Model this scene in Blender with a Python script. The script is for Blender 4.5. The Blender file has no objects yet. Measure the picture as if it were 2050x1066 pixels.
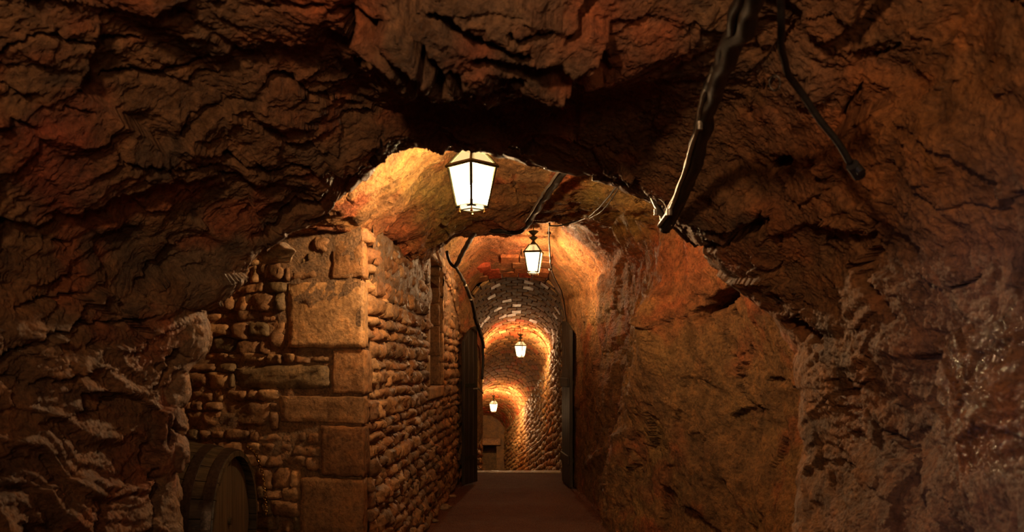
import bpy, bmesh, math, random
import numpy as np
from mathutils import Vector, Matrix

C = bpy.context.scene.collection
rng = random.Random(7)
F, CX, HY, CAMZ = 1800.0, 1025.0, 735.0, 1.6     # focal length in px, centre column, horizon row, eye height

# ------------------------------------------------------------------ camera, world, lights, exposure
sc = bpy.context.scene
cam_d = bpy.data.cameras.new('camera')
cam = bpy.data.objects.new('camera', cam_d); C.objects.link(cam)
cam.location = (0, 0, CAMZ); cam.rotation_euler = (math.pi/2, 0, 0)
cam_d.sensor_width = 36.0; cam_d.lens = 36.0*F/2050.0
cam_d.shift_y = (HY-533.0)/2050.0
cam_d.clip_start = 0.05; cam_d.clip_end = 100
cam_d.dof.use_dof = True; cam_d.dof.focus_distance = 7.5; cam_d.dof.aperture_fstop = 5.0
sc.camera = cam
world = bpy.data.worlds.new('world'); sc.world = world; world.use_nodes = True
world.node_tree.nodes['Background'].inputs[0].default_value = (0, 0, 0, 1)
world.node_tree.nodes['Background'].inputs[1].default_value = 0.0
sc.view_settings.view_transform = 'Standard'; sc.view_settings.look = 'None'
sc.view_settings.exposure = 0.0; sc.view_settings.gamma = 1.0
sc.view_settings.use_curve_mapping = False

def lamp(name, loc, power, col, rad):
    l = bpy.data.lights.new(name, 'POINT'); l.energy = power; l.color = col; l.shadow_soft_size = rad
    o = bpy.data.objects.new(name, l); o.location = loc; C.objects.link(o); return o
WARM = (1.0, 0.58, 0.26)
def spot(name, loc, aim, power, col, rad, size, blend):
    l = bpy.data.lights.new(name, 'SPOT'); l.energy = power; l.color = col; l.shadow_soft_size = rad; l.spot_size = math.radians(size); l.spot_blend = blend
    o = bpy.data.objects.new(name, l); o.location = loc; C.objects.link(o); o.rotation_euler = (Vector(aim)-Vector(loc)).to_track_quat('-Z', 'Y').to_euler()
spot('lamp_behind_camera', (-0.6, -0.3, 2.5), (0.1, 3.0, 3.45), 152, (1.0, 0.60, 0.31), 0.08, 116, 1.0)     # lamp behind the photographer, its cone shaped upward to keep the lower rock dark
spot('fill_spot_behind_camera', (0.5, -1.9, 2.0), (-0.1, 3.0, 3.3), 75, (1.0, 0.6, 0.32), 0.3, 90, 1.0)  # unseen fill spot, added to soften the shadows on the near rock
spot('cool_side_spot', (-1.35, 1.3, 1.75), (1.2, 2.05, 1.25), 45, (0.62, 0.6, 1.0), 0.15, 44, 0.6)      # unseen cool spot, added to raise mauve glints on the wet right wall
LANTERN_POWER = 1.0

def P(px, py, Y):
    return Vector(((px-CX)/F*Y, Y, CAMZ-(py-HY)/F*Y))

# ------------------------------------------------------------------ numpy noise
_r = np.random.RandomState(11)
_perm = _r.permutation(256).astype(np.int32); _perm = np.concatenate([_perm, _perm, _perm])
_grad = _r.normal(size=(256, 3)).astype(np.float32); _grad /= np.linalg.norm(_grad, axis=1)[:, None]
_rnd = _r.rand(256, 8).astype(np.float32)
def _hash(i, j, k):
    return _perm[_perm[_perm[i & 255] + (j & 255)] + (k & 255)]
def gnoise(p):
    p = p.astype(np.float32); f0 = np.floor(p); i = f0.astype(np.int32); f = p-f0
    u = f*f*f*(f*(f*6-15)+10); out = 0
    for dx in (0, 1):
        wx = u[:, 0] if dx else 1-u[:, 0]
        for dy in (0, 1):
            wy = u[:, 1] if dy else 1-u[:, 1]
            for dz in (0, 1):
                wz = u[:, 2] if dz else 1-u[:, 2]
                g = _grad[_hash(i[:, 0]+dx, i[:, 1]+dy, i[:, 2]+dz)]
                out = out + wx*wy*wz*(g[:, 0]*(f[:, 0]-dx)+g[:, 1]*(f[:, 1]-dy)+g[:, 2]*(f[:, 2]-dz))
    return out*1.5
def fbm(p, s, o=3, g=0.5):
    a, t = 1.0, 0
    for k in range(o):
        t = t + a*gnoise(p*s+k*17.3); s *= 2.07; a *= g
    return t
def facets(p, s, tilt=0.8):
    """blocky fractured relief: each cell is a tilted plane; returns (height, edge distance)"""
    q = (p*s).astype(np.float32)-0.5; c = np.floor(q).astype(np.int32)
    best = np.full(len(p), 9e9, np.float32); second = best.copy(); h = np.zeros(len(p), np.float32)
    for dx in (0, 1):
        for dy in (0, 1):
            for dz in (0, 1):
                a = c+np.array([dx, dy, dz], np.int32)
                k = _hash(a[:, 0], a[:, 1], a[:, 2]); R = _rnd[k]
                v = q-a-(R[:, :3]-0.5)*0.8
                d = (v*v).sum(1)
                hh = ((R[:, 3:6]-0.5)*v).sum(1)*tilt+(R[:, 6]-0.5)
                m = d < best
                second = np.where(m, best, np.minimum(second, d)); best = np.where(m, d, best); h = np.where(m, hh, h)
    return h, np.sqrt(second)-np.sqrt(best)
def sstep(a, b, x):
    t = np.clip((x-a)/(b-a), 0, 1); return t*t*(3-2*t)

# ------------------------------------------------------------------ materials
def new_mat(name):
    m = bpy.data.materials.new(name); m.use_nodes = True
    nt = m.node_tree; return m, nt, nt.nodes['Principled BSDF']
def nd(nt, t, **kw):
    n = nt.nodes.new(t)
    for k, v in kw.items(): setattr(n, k, v)
    return n
def noise_node(nt, scale, detail=6, rough=0.6, vec=None):
    n = nd(nt, 'ShaderNodeTexNoise'); n.inputs['Scale'].default_value = scale
    n.inputs['Detail'].default_value = detail; n.inputs['Roughness'].default_value = rough
    if vec: nt.links.new(vec, n.inputs['Vector'])
    return n
def ramp(nt, src, stops):
    r = nd(nt, 'ShaderNodeValToRGB'); e = r.color_ramp.elements
    while len(e) < len(stops): e.new(0.5)
    for el, (p, c) in zip(e, stops): el.position = p; el.color = (*c, 1)
    nt.links.new(src, r.inputs[0]); return r
def mixc(nt, fac, a, b, mode='MIX'):
    m = nd(nt, 'ShaderNodeMix', data_type='RGBA', blend_type=mode)
    L = nt.links
    if isinstance(fac, (int, float)): m.inputs[0].default_value = fac
    else: L.new(fac, m.inputs[0])
    for s, v in ((6, a), (7, b)):
        if isinstance(v, tuple): m.inputs[s].default_value = (*v, 1)
        else: L.new(v, m.inputs[s])
    return m.outputs[2]

def rock_mat(name, bump=0.02, s1=9, s2=34, wetness=0.0, rough=(0.42, 0.8), spec=0.5):
    m, nt, b = new_mat(name); L = nt.links
    geo = nd(nt, 'ShaderNodeNewGeometry').outputs['Position']
    at = nd(nt, 'ShaderNodeAttribute', attribute_name='Col')
    wt = nd(nt, 'ShaderNodeAttribute', attribute_name='wet')
    n1 = noise_node(nt, s1, 8, 0.68, geo); n2 = noise_node(nt, s2, 8, 0.7, geo)
    v = nd(nt, 'ShaderNodeTexVoronoi', feature='F1'); v.inputs['Scale'].default_value = s2*0.9; L.new(geo, v.inputs['Vector'])
    r1 = ramp(nt, n1.outputs[0], [(0.3, (0.45, 0.42, 0.4)), (0.5, (1, 1, 1)), (0.68, (1.5, 1.35, 1.15))])
    r2 = ramp(nt, n2.outputs[0], [(0.35, (0.55, 0.5, 0.46)), (0.5, (1, 1, 1)), (0.7, (1.45, 1.4, 1.3))])
    c = mixc(nt, 1.0, at.outputs['Color'], r1.outputs[0], 'MULTIPLY')
    c = mixc(nt, 1.0, c, r2.outputs[0], 'MULTIPLY')
    L.new(c, b.inputs['Base Color'])
    add = nd(nt, 'ShaderNodeMath', operation='MULTIPLY_ADD'); L.new(n1.outputs[0], add.inputs[0]); add.inputs[1].default_value = 1.6; L.new(n2.outputs[0], add.inputs[2])
    add2 = nd(nt, 'ShaderNodeMath', operation='MULTIPLY_ADD'); L.new(v.outputs['Distance'], add2.inputs[0]); add2.inputs[1].default_value = 0.35; L.new(add.outputs[0], add2.inputs[2])
    bp = nd(nt, 'ShaderNodeBump'); bp.inputs['Strength'].default_value = 0.9; bp.inputs['Distance'].default_value = bump
    L.new(add2.outputs[0], bp.inputs['Height']); L.new(bp.outputs[0], b.inputs['Normal'])
    mr = nd(nt, 'ShaderNodeMapRange'); L.new(n1.outputs[0], mr.inputs[0])
    mr.inputs[1].default_value = 0.35; mr.inputs[2].default_value = 0.65; mr.inputs[3].default_value = rough[0]; mr.inputs[4].default_value = rough[1]
    sub = nd(nt, 'ShaderNodeMath', operation='MULTIPLY_ADD', use_clamp=True); L.new(wt.outputs['Fac'], sub.inputs[0]); sub.inputs[1].default_value = -0.5; L.new(mr.outputs[0], sub.inputs[2])
    mx = nd(nt, 'ShaderNodeMath', operation='MAXIMUM'); L.new(sub.outputs[0], mx.inputs[0]); mx.inputs[1].default_value = 0.13
    L.new(mx.outputs[0], b.inputs['Roughness']); b.inputs['Specular IOR Level'].default_value = spec
    return m
M_ROCK = rock_mat('cave_rock', 0.020, 8, 48)
M_ROCK2 = rock_mat('chamber_rock', 0.032, 8, 42, rough=(0.5, 0.85), spec=0.35)
M_STONE = rock_mat('wall_stone', 0.009, 7, 38, rough=(0.4, 0.8), spec=0.4)
M_MORTAR = rock_mat('mortar', 0.02, 14, 60)
M_BRICK = rock_mat('vault_brick', 0.006, 9, 30, rough=(0.6, 0.9), spec=0.006)
M_BRICK_WET = rock_mat('wet_vault_brick', 0.006, 9, 30, rough=(0.45, 0.65), spec=0.025)

def floor_mat():
    m, nt, b = new_mat('gravel_floor'); L = nt.links
    geo = nd(nt, 'ShaderNodeNewGeometry').outputs['Position']
    n1 = noise_node(nt, 1.3, 4, 0.6, geo); n2 = noise_node(nt, 70, 5, 0.7, geo)
    v = nd(nt, 'ShaderNodeTexVoronoi'); v.inputs['Scale'].default_value = 55; L.new(geo, v.inputs['Vector'])
    r1 = ramp(nt, n1.outputs[0], [(0.3, (0.22, 0.07, 0.03)), (0.7, (0.30, 0.115, 0.05))])
    r2 = ramp(nt, n2.outputs[0], [(0.3, (0.5, 0.5, 0.5)), (0.7, (1.5, 1.45, 1.4))])
    L.new(mixc(nt, 1.0, r1.outputs[0], r2.outputs[0], 'MULTIPLY'), b.inputs['Base Color'])
    a = nd(nt, 'ShaderNodeMath', operation='SUBTRACT'); L.new(n2.outputs[0], a.inputs[0]); L.new(v.outputs['Distance'], a.inputs[1])
    bp = nd(nt, 'ShaderNodeBump'); bp.inputs['Distance'].default_value = 0.04; L.new(a.outputs[0], bp.inputs['Height']); L.new(bp.outputs[0], b.inputs['Normal'])
    b.inputs['Roughness'].default_value = 0.8
    return m
M_FLOOR = floor_mat()
def wood_mat(name, c1, c2, axis='Z', rough=0.55):
    m, nt, b = new_mat(name); L = nt.links
    tc = nd(nt, 'ShaderNodeTexCoord'); mp = nd(nt, 'ShaderNodeMapping')
    mp.inputs['Scale'].default_value = {'Z': (30, 30, 2.0), 'X': (2.0, 30, 30)}[axis]
    L.new(tc.outputs['Object'], mp.inputs[0]); n = noise_node(nt, 1.0, 7, 0.65, mp.outputs[0])
    L.new(ramp(nt, n.outputs[0], [(0.35, c1), (0.65, c2)]).outputs[0], b.inputs['Base Color'])
    bp = nd(nt, 'ShaderNodeBump'); bp.inputs['Distance'].default_value = 0.006; L.new(n.outputs[0], bp.inputs['Height']); L.new(bp.outputs[0], b.inputs['Normal'])
    b.inputs['Roughness'].default_value = rough; return m
M_DOOR = wood_mat('dark_door_wood', (0.012, 0.009, 0.006), (0.05, 0.035, 0.02))
M_BARREL = wood_mat('barrel_wood', (0.02, 0.016, 0.01), (0.085, 0.065, 0.035), 'X', 0.35)
M_HEAD = wood_mat('barrel_head_wood', (0.05, 0.038, 0.022), (0.15, 0.11, 0.06), 'Z', 0.5)
def plain(name, col, rough=0.5, metal=0.0, bump=0.0, bs=60):
    m, nt, b = new_mat(name); L = nt.links
    n = noise_node(nt, bs, 5, 0.6, nd(nt, 'ShaderNodeTexCoord').outputs['Object'])
    k = tuple(x*0.6 for x in col); k2 = tuple(min(1, x*1.35) for x in col)
    L.new(ramp(nt, n.outputs[0], [(0.35, k), (0.65, k2)]).outputs[0], b.inputs['Base Color'])
    b.inputs['Roughness'].default_value = rough; b.inputs['Metallic'].default_value = metal
    if bump:
        bp = nd(nt, 'ShaderNodeBump'); bp.inputs['Distance'].default_value = bump; L.new(n.outputs[0], bp.inputs['Height']); L.new(bp.outputs[0], b.inputs['Normal'])
    return m
M_IRON = plain('lantern_metal', (0.05, 0.055, 0.03), 0.45, 0.6, 0.001)
M_HOOP = plain('barrel_hoop_iron', (0.06, 0.045, 0.035), 0.4, 0.8, 0.001)
M_CABLE = plain('black_cable_sheath', (0.014, 0.012, 0.010), 0.5, 0, 0.001)
M_CONDUIT = plain('grey_conduit', (0.2, 0.17, 0.13), 0.3, 0.3, 0.001)
M_CHAIN = plain('brass_chain', (0.5, 0.33, 0.1), 0.25, 1.0)
M_PALE = plain('pale_cord', (0.55, 0.42, 0.26), 0.5)
def emis(name, col, s, transp=0.0):
    m = bpy.data.materials.new(name); m.use_nodes = True; nt = m.node_tree; nt.nodes.clear()
    e = nd(nt, 'ShaderNodeEmission'); e.inputs[0].default_value = (*col, 1); e.inputs[1].default_value = s
    o = nd(nt, 'ShaderNodeOutputMaterial')
    if transp:
        t = nd(nt, 'ShaderNodeBsdfTransparent'); x = nd(nt, 'ShaderNodeMixShader'); x.inputs[0].default_value = 1-transp
        nt.links.new(t.outputs[0], x.inputs[1]); nt.links.new(e.outputs[0], x.inputs[2]); nt.links.new(x.outputs[0], o.inputs[0])
    else: nt.links.new(e.outputs[0], o.inputs[0])
    return m
M_GLASS = emis('lit_frosted_glass', (1.0, 0.70, 0.38), 9.0, 0.78)
M_BOTTOM = emis('lit_bottom_glass', (1.0, 0.72, 0.42), 2.2, 0.2)
M_ROOFGLASS = emis('lit_upper_glass', (1.0, 0.62, 0.25), 2.0, 0.8)

# ------------------------------------------------------------------ object helpers
def tag(o, label=None, cat=None, group=None, kind=None):
    if label: o['label'] = label
    if cat: o['category'] = cat
    if group: o['group'] = group
    if kind: o['kind'] = kind
    return o
def mesh_np(name, V, Fq, mat, parent=None, col=None, wet=None, smooth=True, normals=None):
    me = bpy.data.meshes.new(name); V = np.asarray(V, np.float32); Fq = np.asarray(Fq, np.int32)
    me.vertices.add(len(V)); me.vertices.foreach_set('co', V.ravel())
    k = Fq.shape[1]; me.loops.add(Fq.size); me.loops.foreach_set('vertex_index', Fq.ravel())
    me.polygons.add(len(Fq)); me.polygons.foreach_set('loop_start', np.arange(0, Fq.size, k, dtype=np.int32))
    me.update(calc_edges=True)
    me.polygons.foreach_set('use_smooth', np.full(len(Fq), smooth))
    if col is not None:
        a = me.color_attributes.new('Col', 'FLOAT_COLOR', 'POINT'); col = np.asarray(col, np.float32)
        if col.ndim == 1: col = np.tile(col, (len(V), 1))
        a.data.foreach_set('color', np.concatenate([col, np.ones((len(V), 1), np.float32)], 1).ravel())
    if wet is not None:
        a = me.attributes.new('wet', 'FLOAT', 'POINT'); a.data.foreach_set('value', np.asarray(wet, np.float32))
    if normals is not None: me.normals_split_custom_set_from_vertices(normals)
    me.materials.append(mat)
    o = bpy.data.objects.new(name, me); C.objects.link(o)
    if parent: o.parent = parent
    return o
def bm_obj(name, bm, mat, parent=None, smooth=False):
    me = bpy.data.meshes.new(name); bmesh.ops.recalc_face_normals(bm, faces=bm.faces); bm.to_mesh(me); bm.free(); me.materials.append(mat)
    if smooth: me.polygons.foreach_set('use_smooth', [True]*len(me.polygons))
    o = bpy.data.objects.new(name, me); C.objects.link(o)
    if parent: o.parent = parent
    return o
def empty(name, loc, rz=0):
    o = bpy.data.objects.new(name, None); o.location = loc; o.rotation_euler = (0, 0, rz); o.empty_display_size = 0.1; C.objects.link(o); return o
def copy_tree(o, parent=None):
    c = o.copy(); C.objects.link(c); c.parent = parent
    for ch in o.children: copy_tree(ch, c)
    return c
def tube_bm(bm, pts, rad, n=8, closed=False):
    """round tube through pts; rad number or list"""
    pts = [Vector(p) for p in pts]; rings = []
    up = Vector((0.13, 0.2, 1)).normalized()
    for i, p in enumerate(pts):
        a = pts[i-1] if (i or closed) else p; b = pts[(i+1) % len(pts)] if (i < len(pts)-1 or closed) else p
        t = (b-a).normalized(); s = t.cross(up)
        if s.length < 1e-3: s = t.cross(Vector((1, 0, 0)))
        s.normalize(); q = s.cross(t); r = rad[i] if isinstance(rad, (list, tuple)) else rad
        rings.append([bm.verts.new(p+(s*math.cos(k*2*math.pi/n)+q*math.sin(k*2*math.pi/n))*r) for k in range(n)])
    m = len(rings)
    for i in range(m if closed else m-1):
        A, B = rings[i], rings[(i+1) % m]
        for k in range(n): bm.faces.new((A[k], A[(k+1) % n], B[(k+1) % n], B[k]))
    if not closed:
        bm.faces.new(rings[0][::-1]); bm.faces.new(rings[-1])
def smooth_path(pts, sub=8):
    P_ = [Vector(p) for p in pts]; P_ = [P_[0]*2-P_[1]]+P_+[P_[-1]*2-P_[-2]]; out = []
    for i in range(1, len(P_)-2):
        for k in range(sub):
            t = k/sub; a, b, c, d = P_[i-1:i+3]
            out.append(0.5*((2*b)+(c-a)*t+(2*a-5*b+4*c-d)*t*t+(3*b-a-3*c+d)*t**3))
    out.append(P_[-2]); return out
def box_bm(bm, x0, x1, y0, y1, z0, z1, bev=0.0):
    r = bmesh.ops.create_cube(bm, size=1); vs = r['verts']
    for v in vs: v.co = ((x0+x1)/2+v.co.x*(x1-x0), (y0+y1)/2+v.co.y*(y1-y0), (z0+z1)/2+v.co.z*(z1-z0))
    if bev:
        bmesh.ops.bevel(bm, geom=list({e for v in vs for e in v.link_edges}), offset=bev, segments=1, affect='EDGES')
def lathe_bm(bm, prof, n=20, z=True, at=(0, 0, 0)):
    rings = []
    for r, h in prof:
        rings.append([bm.verts.new((at[0]+r*math.cos(k*2*math.pi/n), at[1]+r*math.sin(k*2*math.pi/n), at[2]+h)) for k in range(n)])
    for A, B in zip(rings, rings[1:]):
        for k in range(n): bm.faces.new((A[k], A[(k+1) % n], B[(k+1) % n], B[k]))
    bm.faces.new(rings[0][::-1]); bm.faces.new(rings[-1])

# ------------------------------------------------------------------ the cave: lofted cross-sections, displaced
AX, AZ = 0.05, 1.5
def prof_px(Y, pts):
    return [((px-CX)/F*Y, CAMZ-(py-HY)/F*Y) for px, py in pts]
def radial(poly, th):
    p = np.array(poly, float); A = []
    for a, b in zip(p, p[1:]):
        t = np.linspace(0, 1, 60)[:, None]; A.append(a+(b-a)*t)
    A = np.concatenate(A); ang = np.arctan2(A[:, 0]-AX, A[:, 1]-AZ); r = np.hypot(A[:, 0]-AX, A[:, 1]-AZ)
    o = np.argsort(ang); rr = np.interp(th, ang[o], r[o])
    return rr
def shell(stations, nth, name_parts, mat, disp, colour, smooth_rows=2):
    """stations: (Y, profile, rows to the next). disp(P, px, py, Y) -> metres into the rock"""
    th = np.linspace(math.radians(-152), math.radians(152), nth)
    R, Ys = [], []
    rad = [radial(s[1], th) for s in stations]
    for i in range(len(stations)-1):
        n = stations[i][2]
        for k in range(n):
            t = k/n; R.append(rad[i]*(1-t)+rad[i+1]*t); Ys.append(stations[i][0]*(1-t)+stations[i+1][0]*t)
    R.append(rad[-1]); Ys.append(stations[-1][0])
    R = np.array(R); Ys = np.array(Ys)
    ker = np.ones(smooth_rows*2+1)/(smooth_rows*2+1)
    for _ in range(2):
        Rp = np.pad(R, ((smooth_rows, smooth_rows), (0, 0)), mode='edge')
        R = sum(Rp[i:i+len(R)]*ker[i] for i in range(len(ker)))
    k2 = max(2, nth//260)
    Rp = np.pad(R, ((0, 0), (k2, k2)), mode='edge'); R = sum(Rp[:, i:i+nth] for i in range(2*k2+1))/(2*k2+1)
    X = AX+R*np.sin(th)[None]; Z = AZ+R*np.cos(th)[None]; Y = np.repeat(Ys[:, None], nth, 1)
    G = np.stack([X, Y, Z], 2)
    def normals(G):
        du = np.gradient(G, axis=1); dv = np.gradient(G, axis=0); n = np.cross(dv, du)
        return n/(np.linalg.norm(n, axis=2, keepdims=True)+1e-9)
    N = normals(G)
    s = np.sign((N[..., 0]*(G[..., 0]-AX)+N[..., 2]*(G[..., 2]-AZ)).mean()); N *= s      # pointing into the rock
    fl = G.reshape(-1, 3).astype(np.float32)
    yy = np.maximum(fl[:, 1], 0.3); px = CX+F*fl[:, 0]/yy; py = HY-F*(fl[:, 2]-CAMZ)/yy
    px[fl[:, 1] < 0.9] = -9999
    d = disp(fl, px, py)
    G2 = G+N*d.reshape(G.shape[:2])[..., None]
    fl2 = G2.reshape(-1, 3).astype(np.float32)
    N2 = -normals(G2)*s
    col, wet = colour(fl2, px, py)
    idx = np.arange(fl2.shape[0]).reshape(G.shape[:2]); nf = N2.reshape(-1, 3)
    cuts = [0]+[int(nth*c) for c in (0.34, 0.66)]+[nth-1]
    out = []
    for (nm, lb), a, b in zip(name_parts, cuts, cuts[1:]):
        sub = idx[:, a:b+1]; h, w = sub.shape; loc = np.arange(h*w).reshape(h, w)
        q = np.stack([loc[:-1, :-1], loc[1:, :-1], loc[1:, 1:], loc[:-1, 1:]], 2).reshape(-1, 4)
        if s < 0: q = q[:, ::-1]
        ids = sub.ravel()
        o = mesh_np(nm, fl2[ids], q, mat, None, col[ids], wet[ids])
        tag(o, lb, None, None, 'structure'); out.append(o)
    return out

def seg_dist(px, py, pts):
    best = np.full(len(px), 1e9, np.float32)
    for (x0, y0), (x1, y1) in zip(pts, pts[1:]):
        dx, dy = x1-x0, y1-y0; L2 = dx*dx+dy*dy+1e-6
        t = np.clip(((px-x0)*dx+(py-y0)*dy)/L2, 0, 1)
        best = np.minimum(best, np.hypot(px-x0-t*dx, py-y0-t*dy))
    return best
def carve(px, py, Pn, cuts):
    d = np.zeros(len(px), np.float32); wob = None
    for pts, w, dep in cuts:
        xs = [p[0] for p in pts]; ys = [p[1] for p in pts]; m = 60
        sel = np.where((px > min(xs)-m) & (px < max(xs)+m) & (py > min(ys)-m) & (py < max(ys)+m))[0]
        if len(sel) == 0: continue
        q = Pn[sel]; wx = gnoise(q*14)*14+gnoise(q*40)*5; wy = gnoise(q*14+9)*14+gnoise(q*40+5)*5
        k = min(1.0, w/9.0+0.35) if w not in (15, 18) else 0.3
        dd = seg_dist(px[sel]+wx*k, py[sel]+wy*k, pts)
        ww = w*(0.75+0.7*gnoise(q*7+3))
        d[sel] = np.maximum(d[sel], dep*(1-sstep(ww*0.35, ww*1.15, dd)))
    return d

# --- near cave: from behind the camera to the first rock arch
rim1 = [(372, 1400), (370, 1066), (356, 930), (350, 870), (358, 820), (362, 745), (372, 712), (392, 690), (394, 650), (384, 612),
        (430, 590), (470, 560), (488, 528), (522, 482), (580, 458), (640, 436), (690, 400), (740, 360), (785, 306), (830, 282),
        (900, 288), (960, 293), (1010, 306), (1060, 320), (1120, 332), (1180, 348), (1240, 362), (1290, 382), (1338, 404),
        (1352, 435), (1385, 474), (1440, 530), (1492, 575), (1560, 640), (1606, 700), (1622, 800), (1632, 900), (1610, 1000), (1600, 1066), (1600, 1400)]
R1 = prof_px(3.8, rim1)
def shift_prof(p, k):      # grow about the axis
    return [(AX+(x-AX)*k, AZ+(z-AZ)*k) for x, z in p]
near_st = [
    (-2.6, [(-1.9, -0.4), (-1.95, 1.2), (-1.7, 2.4), (-0.8, 3.0), (0.3, 3.1), (1.2, 2.7), (1.6, 1.6), (1.6, -0.4)], 22),
    (0.3, [(-1.9, -0.4), (-1.95, 1.2), (-1.8, 2.3), (-0.9, 2.95), (0.2, 3.05), (1.1, 2.75), (1.45, 1.8), (1.4, -0.4)], 50),
    (1.7, [(-1.85, -0.4), (-1.9, 1.2), (-1.7, 2.3), (-0.8, 2.8), (0.3, 2.82), (1.0, 2.6), (1.2, 1.9), (1.0, 1.2), (1.0, -0.4)], 150),
    (2.45, [(-1.72, -0.4), (-1.78, 1.2), (-1.6, 2.1), (-1.0, 2.55), (-0.55, 2.52), (-0.3, 2.42), (0.35, 2.42), (0.7, 2.5), (1.05, 2.35), (1.27, 1.7), (1.2, -0.4)], 150),
    (3.1, [(-1.58, -0.4), (-1.66, 1.2), (-1.45, 2.0), (-0.95, 2.38), (-0.5, 2.52), (0.4, 2.52), (0.8, 2.33), (1.12, 2.0), (1.28, 1.5), (1.22, -0.4)], 200),
    (3.8, R1, 40), (3.98, shift_prof(R1, 1.05), 40), (4.1, shift_prof(R1, 1.28), 2)]
cracks_near = [
    ([(0, 120), (40, 85), (75, 70), (110, 72), (150, 78), (190, 95), (225, 103), (275, 92)], 10, .07),
    ([(220, 175), (260, 172), (310, 160), (350, 150), (400, 133), (450, 118), (500, 135)], 8, .05),
    ([(0, 185), (25, 190), (45, 203), (70, 190)], 4, .04), ([(120, 230), (180, 225)], 5, .03),
    ([(235, 310), (270, 328), (310, 330), (350, 340), (420, 340)], 9, .06), ([(450, 310), (500, 320), (550, 330), (600, 310)], 14, .07),
    ([(0, 728), (60, 700), (120, 680), (180, 655), (245, 650), (300, 640)], 8, .07), ([(20, 762), (80, 765), (150, 755)], 6, .05),
    ([(150, 828), (190, 826), (245, 795)], 4, .05), ([(540, 168), (590, 170)], 10, .06), ([(610, 190), (670, 198)], 9, .06),
    ([(0, 460), (60, 455), (130, 440)], 10, .07), ([(70, 486), (120, 494), (165, 500)], 5, .05), ([(510, 470), (560, 440), (640, 400)], 14, .06),
    ([(60, 625), (120, 608), (200, 590)], 5, .05), ([(650, 90), (700, 120), (790, 175)], 16, .11), ([(800, 10), (845, 80), (880, 130)], 24, .12),
    ([(670, 30), (690, 80), (720, 150)], 9, .08), ([(960, 90), (1080, 120), (1200, 150)], 20, .08), ([(1140, 80), (1180, 30), (1200, 0)], 16, .08),
    ([(1020, 30), (1100, 60)], 14, .07), ([(870, 0), (960, 55), (1060, 80)], 24, .13), ([(705, 50), (800, 110), (880, 190)], 18, .12), ([(1000, 135), (1110, 175)], 16, .08), ([(900, 110), (980, 190)], 12, .08), ([(1545, 345), (1590, 310)], 18, .10), ([(1745, 140), (1790, 100)], 9, .07), ([(1690, 230), (1722, 170)], 6, .05),
    ([(1895, 578), (1935, 566)], 5, .05), ([(1720, 150), (1730, 200)], 3, .04), ([(1820, 725), (1850, 715)], 8, .05), ([(1700, 540), (1760, 500)], 12, .07),
    ([(1740, 860), (1790, 900), (1830, 990)], 8, .06), ([(1590, 640), (1640, 690)], 20, .12), ([(1400, 500), (1480, 470), (1540, 430)], 14, .07),
    ([(1780, 640), (1730, 560), (1760, 440)], 10, .05), ([(1850, 380), (1900, 420), (1980, 430)], 6, .04),
    ([(300, 780), (322, 720), (350, 700)], 14, .10), ([(290, 900), (320, 960), (300, 1066)], 12, .08), ([(330, 850), (345, 880)], 14, .09),
]
def disp_near(p, px, py):
    left = sstep(0.9, -0.5, p[:, 0]) if False else 1-sstep(-0.6, 0.7, p[:, 0])
    w = p+0.10*np.stack([gnoise(p*2.2), gnoise(p*2.2+7), gnoise(p*2.2+13)], 1)
    d = 0.10*fbm(p, 1.25, 3)
    h1, e1 = facets(w*np.array([1, 1, 1.7], np.float32), 2.1); h2, e2 = facets(w*np.array([0.8, 0.8, 1.8], np.float32)+5, 6.5)
    d += 0.085*h1*(0.6+0.6*left)+0.030*h2
    s = (p[:, 2]*1.0-0.22*p[:, 0]+0.12*p[:, 1])*5.2+1.3*fbm(p, 1.4, 2)      # bedding planes
    saw = s-np.floor(s); ledge = np.where(saw < 0.84, saw/0.84, (1-saw)/0.16)
    s2 = s*3.1+0.8*gnoise(p*5); saw2 = s2-np.floor(s2); ledge2 = np.where(saw2 < 0.8, saw2/0.8, (1-saw2)/0.2)
    m = sstep(-0.15, 0.35, gnoise(p*1.7+3)+0.25)*(0.35+0.65*left)
    d += (0.040*(ledge-0.5)+0.014*(ledge2-0.5))*m
    rock = np.abs(gnoise(w*9))*0.6+np.abs(gnoise(w*19+4))*0.35+np.abs(gnoise(w*41+8))*0.18
    hf = 1-0.75*sstep(3.6, 3.8, p[:, 1])
    d += 0.034*rock+hf*(0.010*np.abs(gnoise(w*70*np.array([.8,.8,1.5],np.float32)))+0.005*gnoise(p*120))
    fade = 1-0.45*sstep(3.5, 3.8, p[:, 1])                                     # keep the arch's outline
    return d*fade-0.015+carve(px, py, p, cracks_near)
def blend(col, m, c):
    return col*(1-m[:, None])+np.array(c, np.float32)*m[:, None]
def blob(px, py, x, y, r, n):
    return np.clip(1.25-np.hypot(px-x, py-y)/r+0.5*n, 0, 1)
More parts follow.
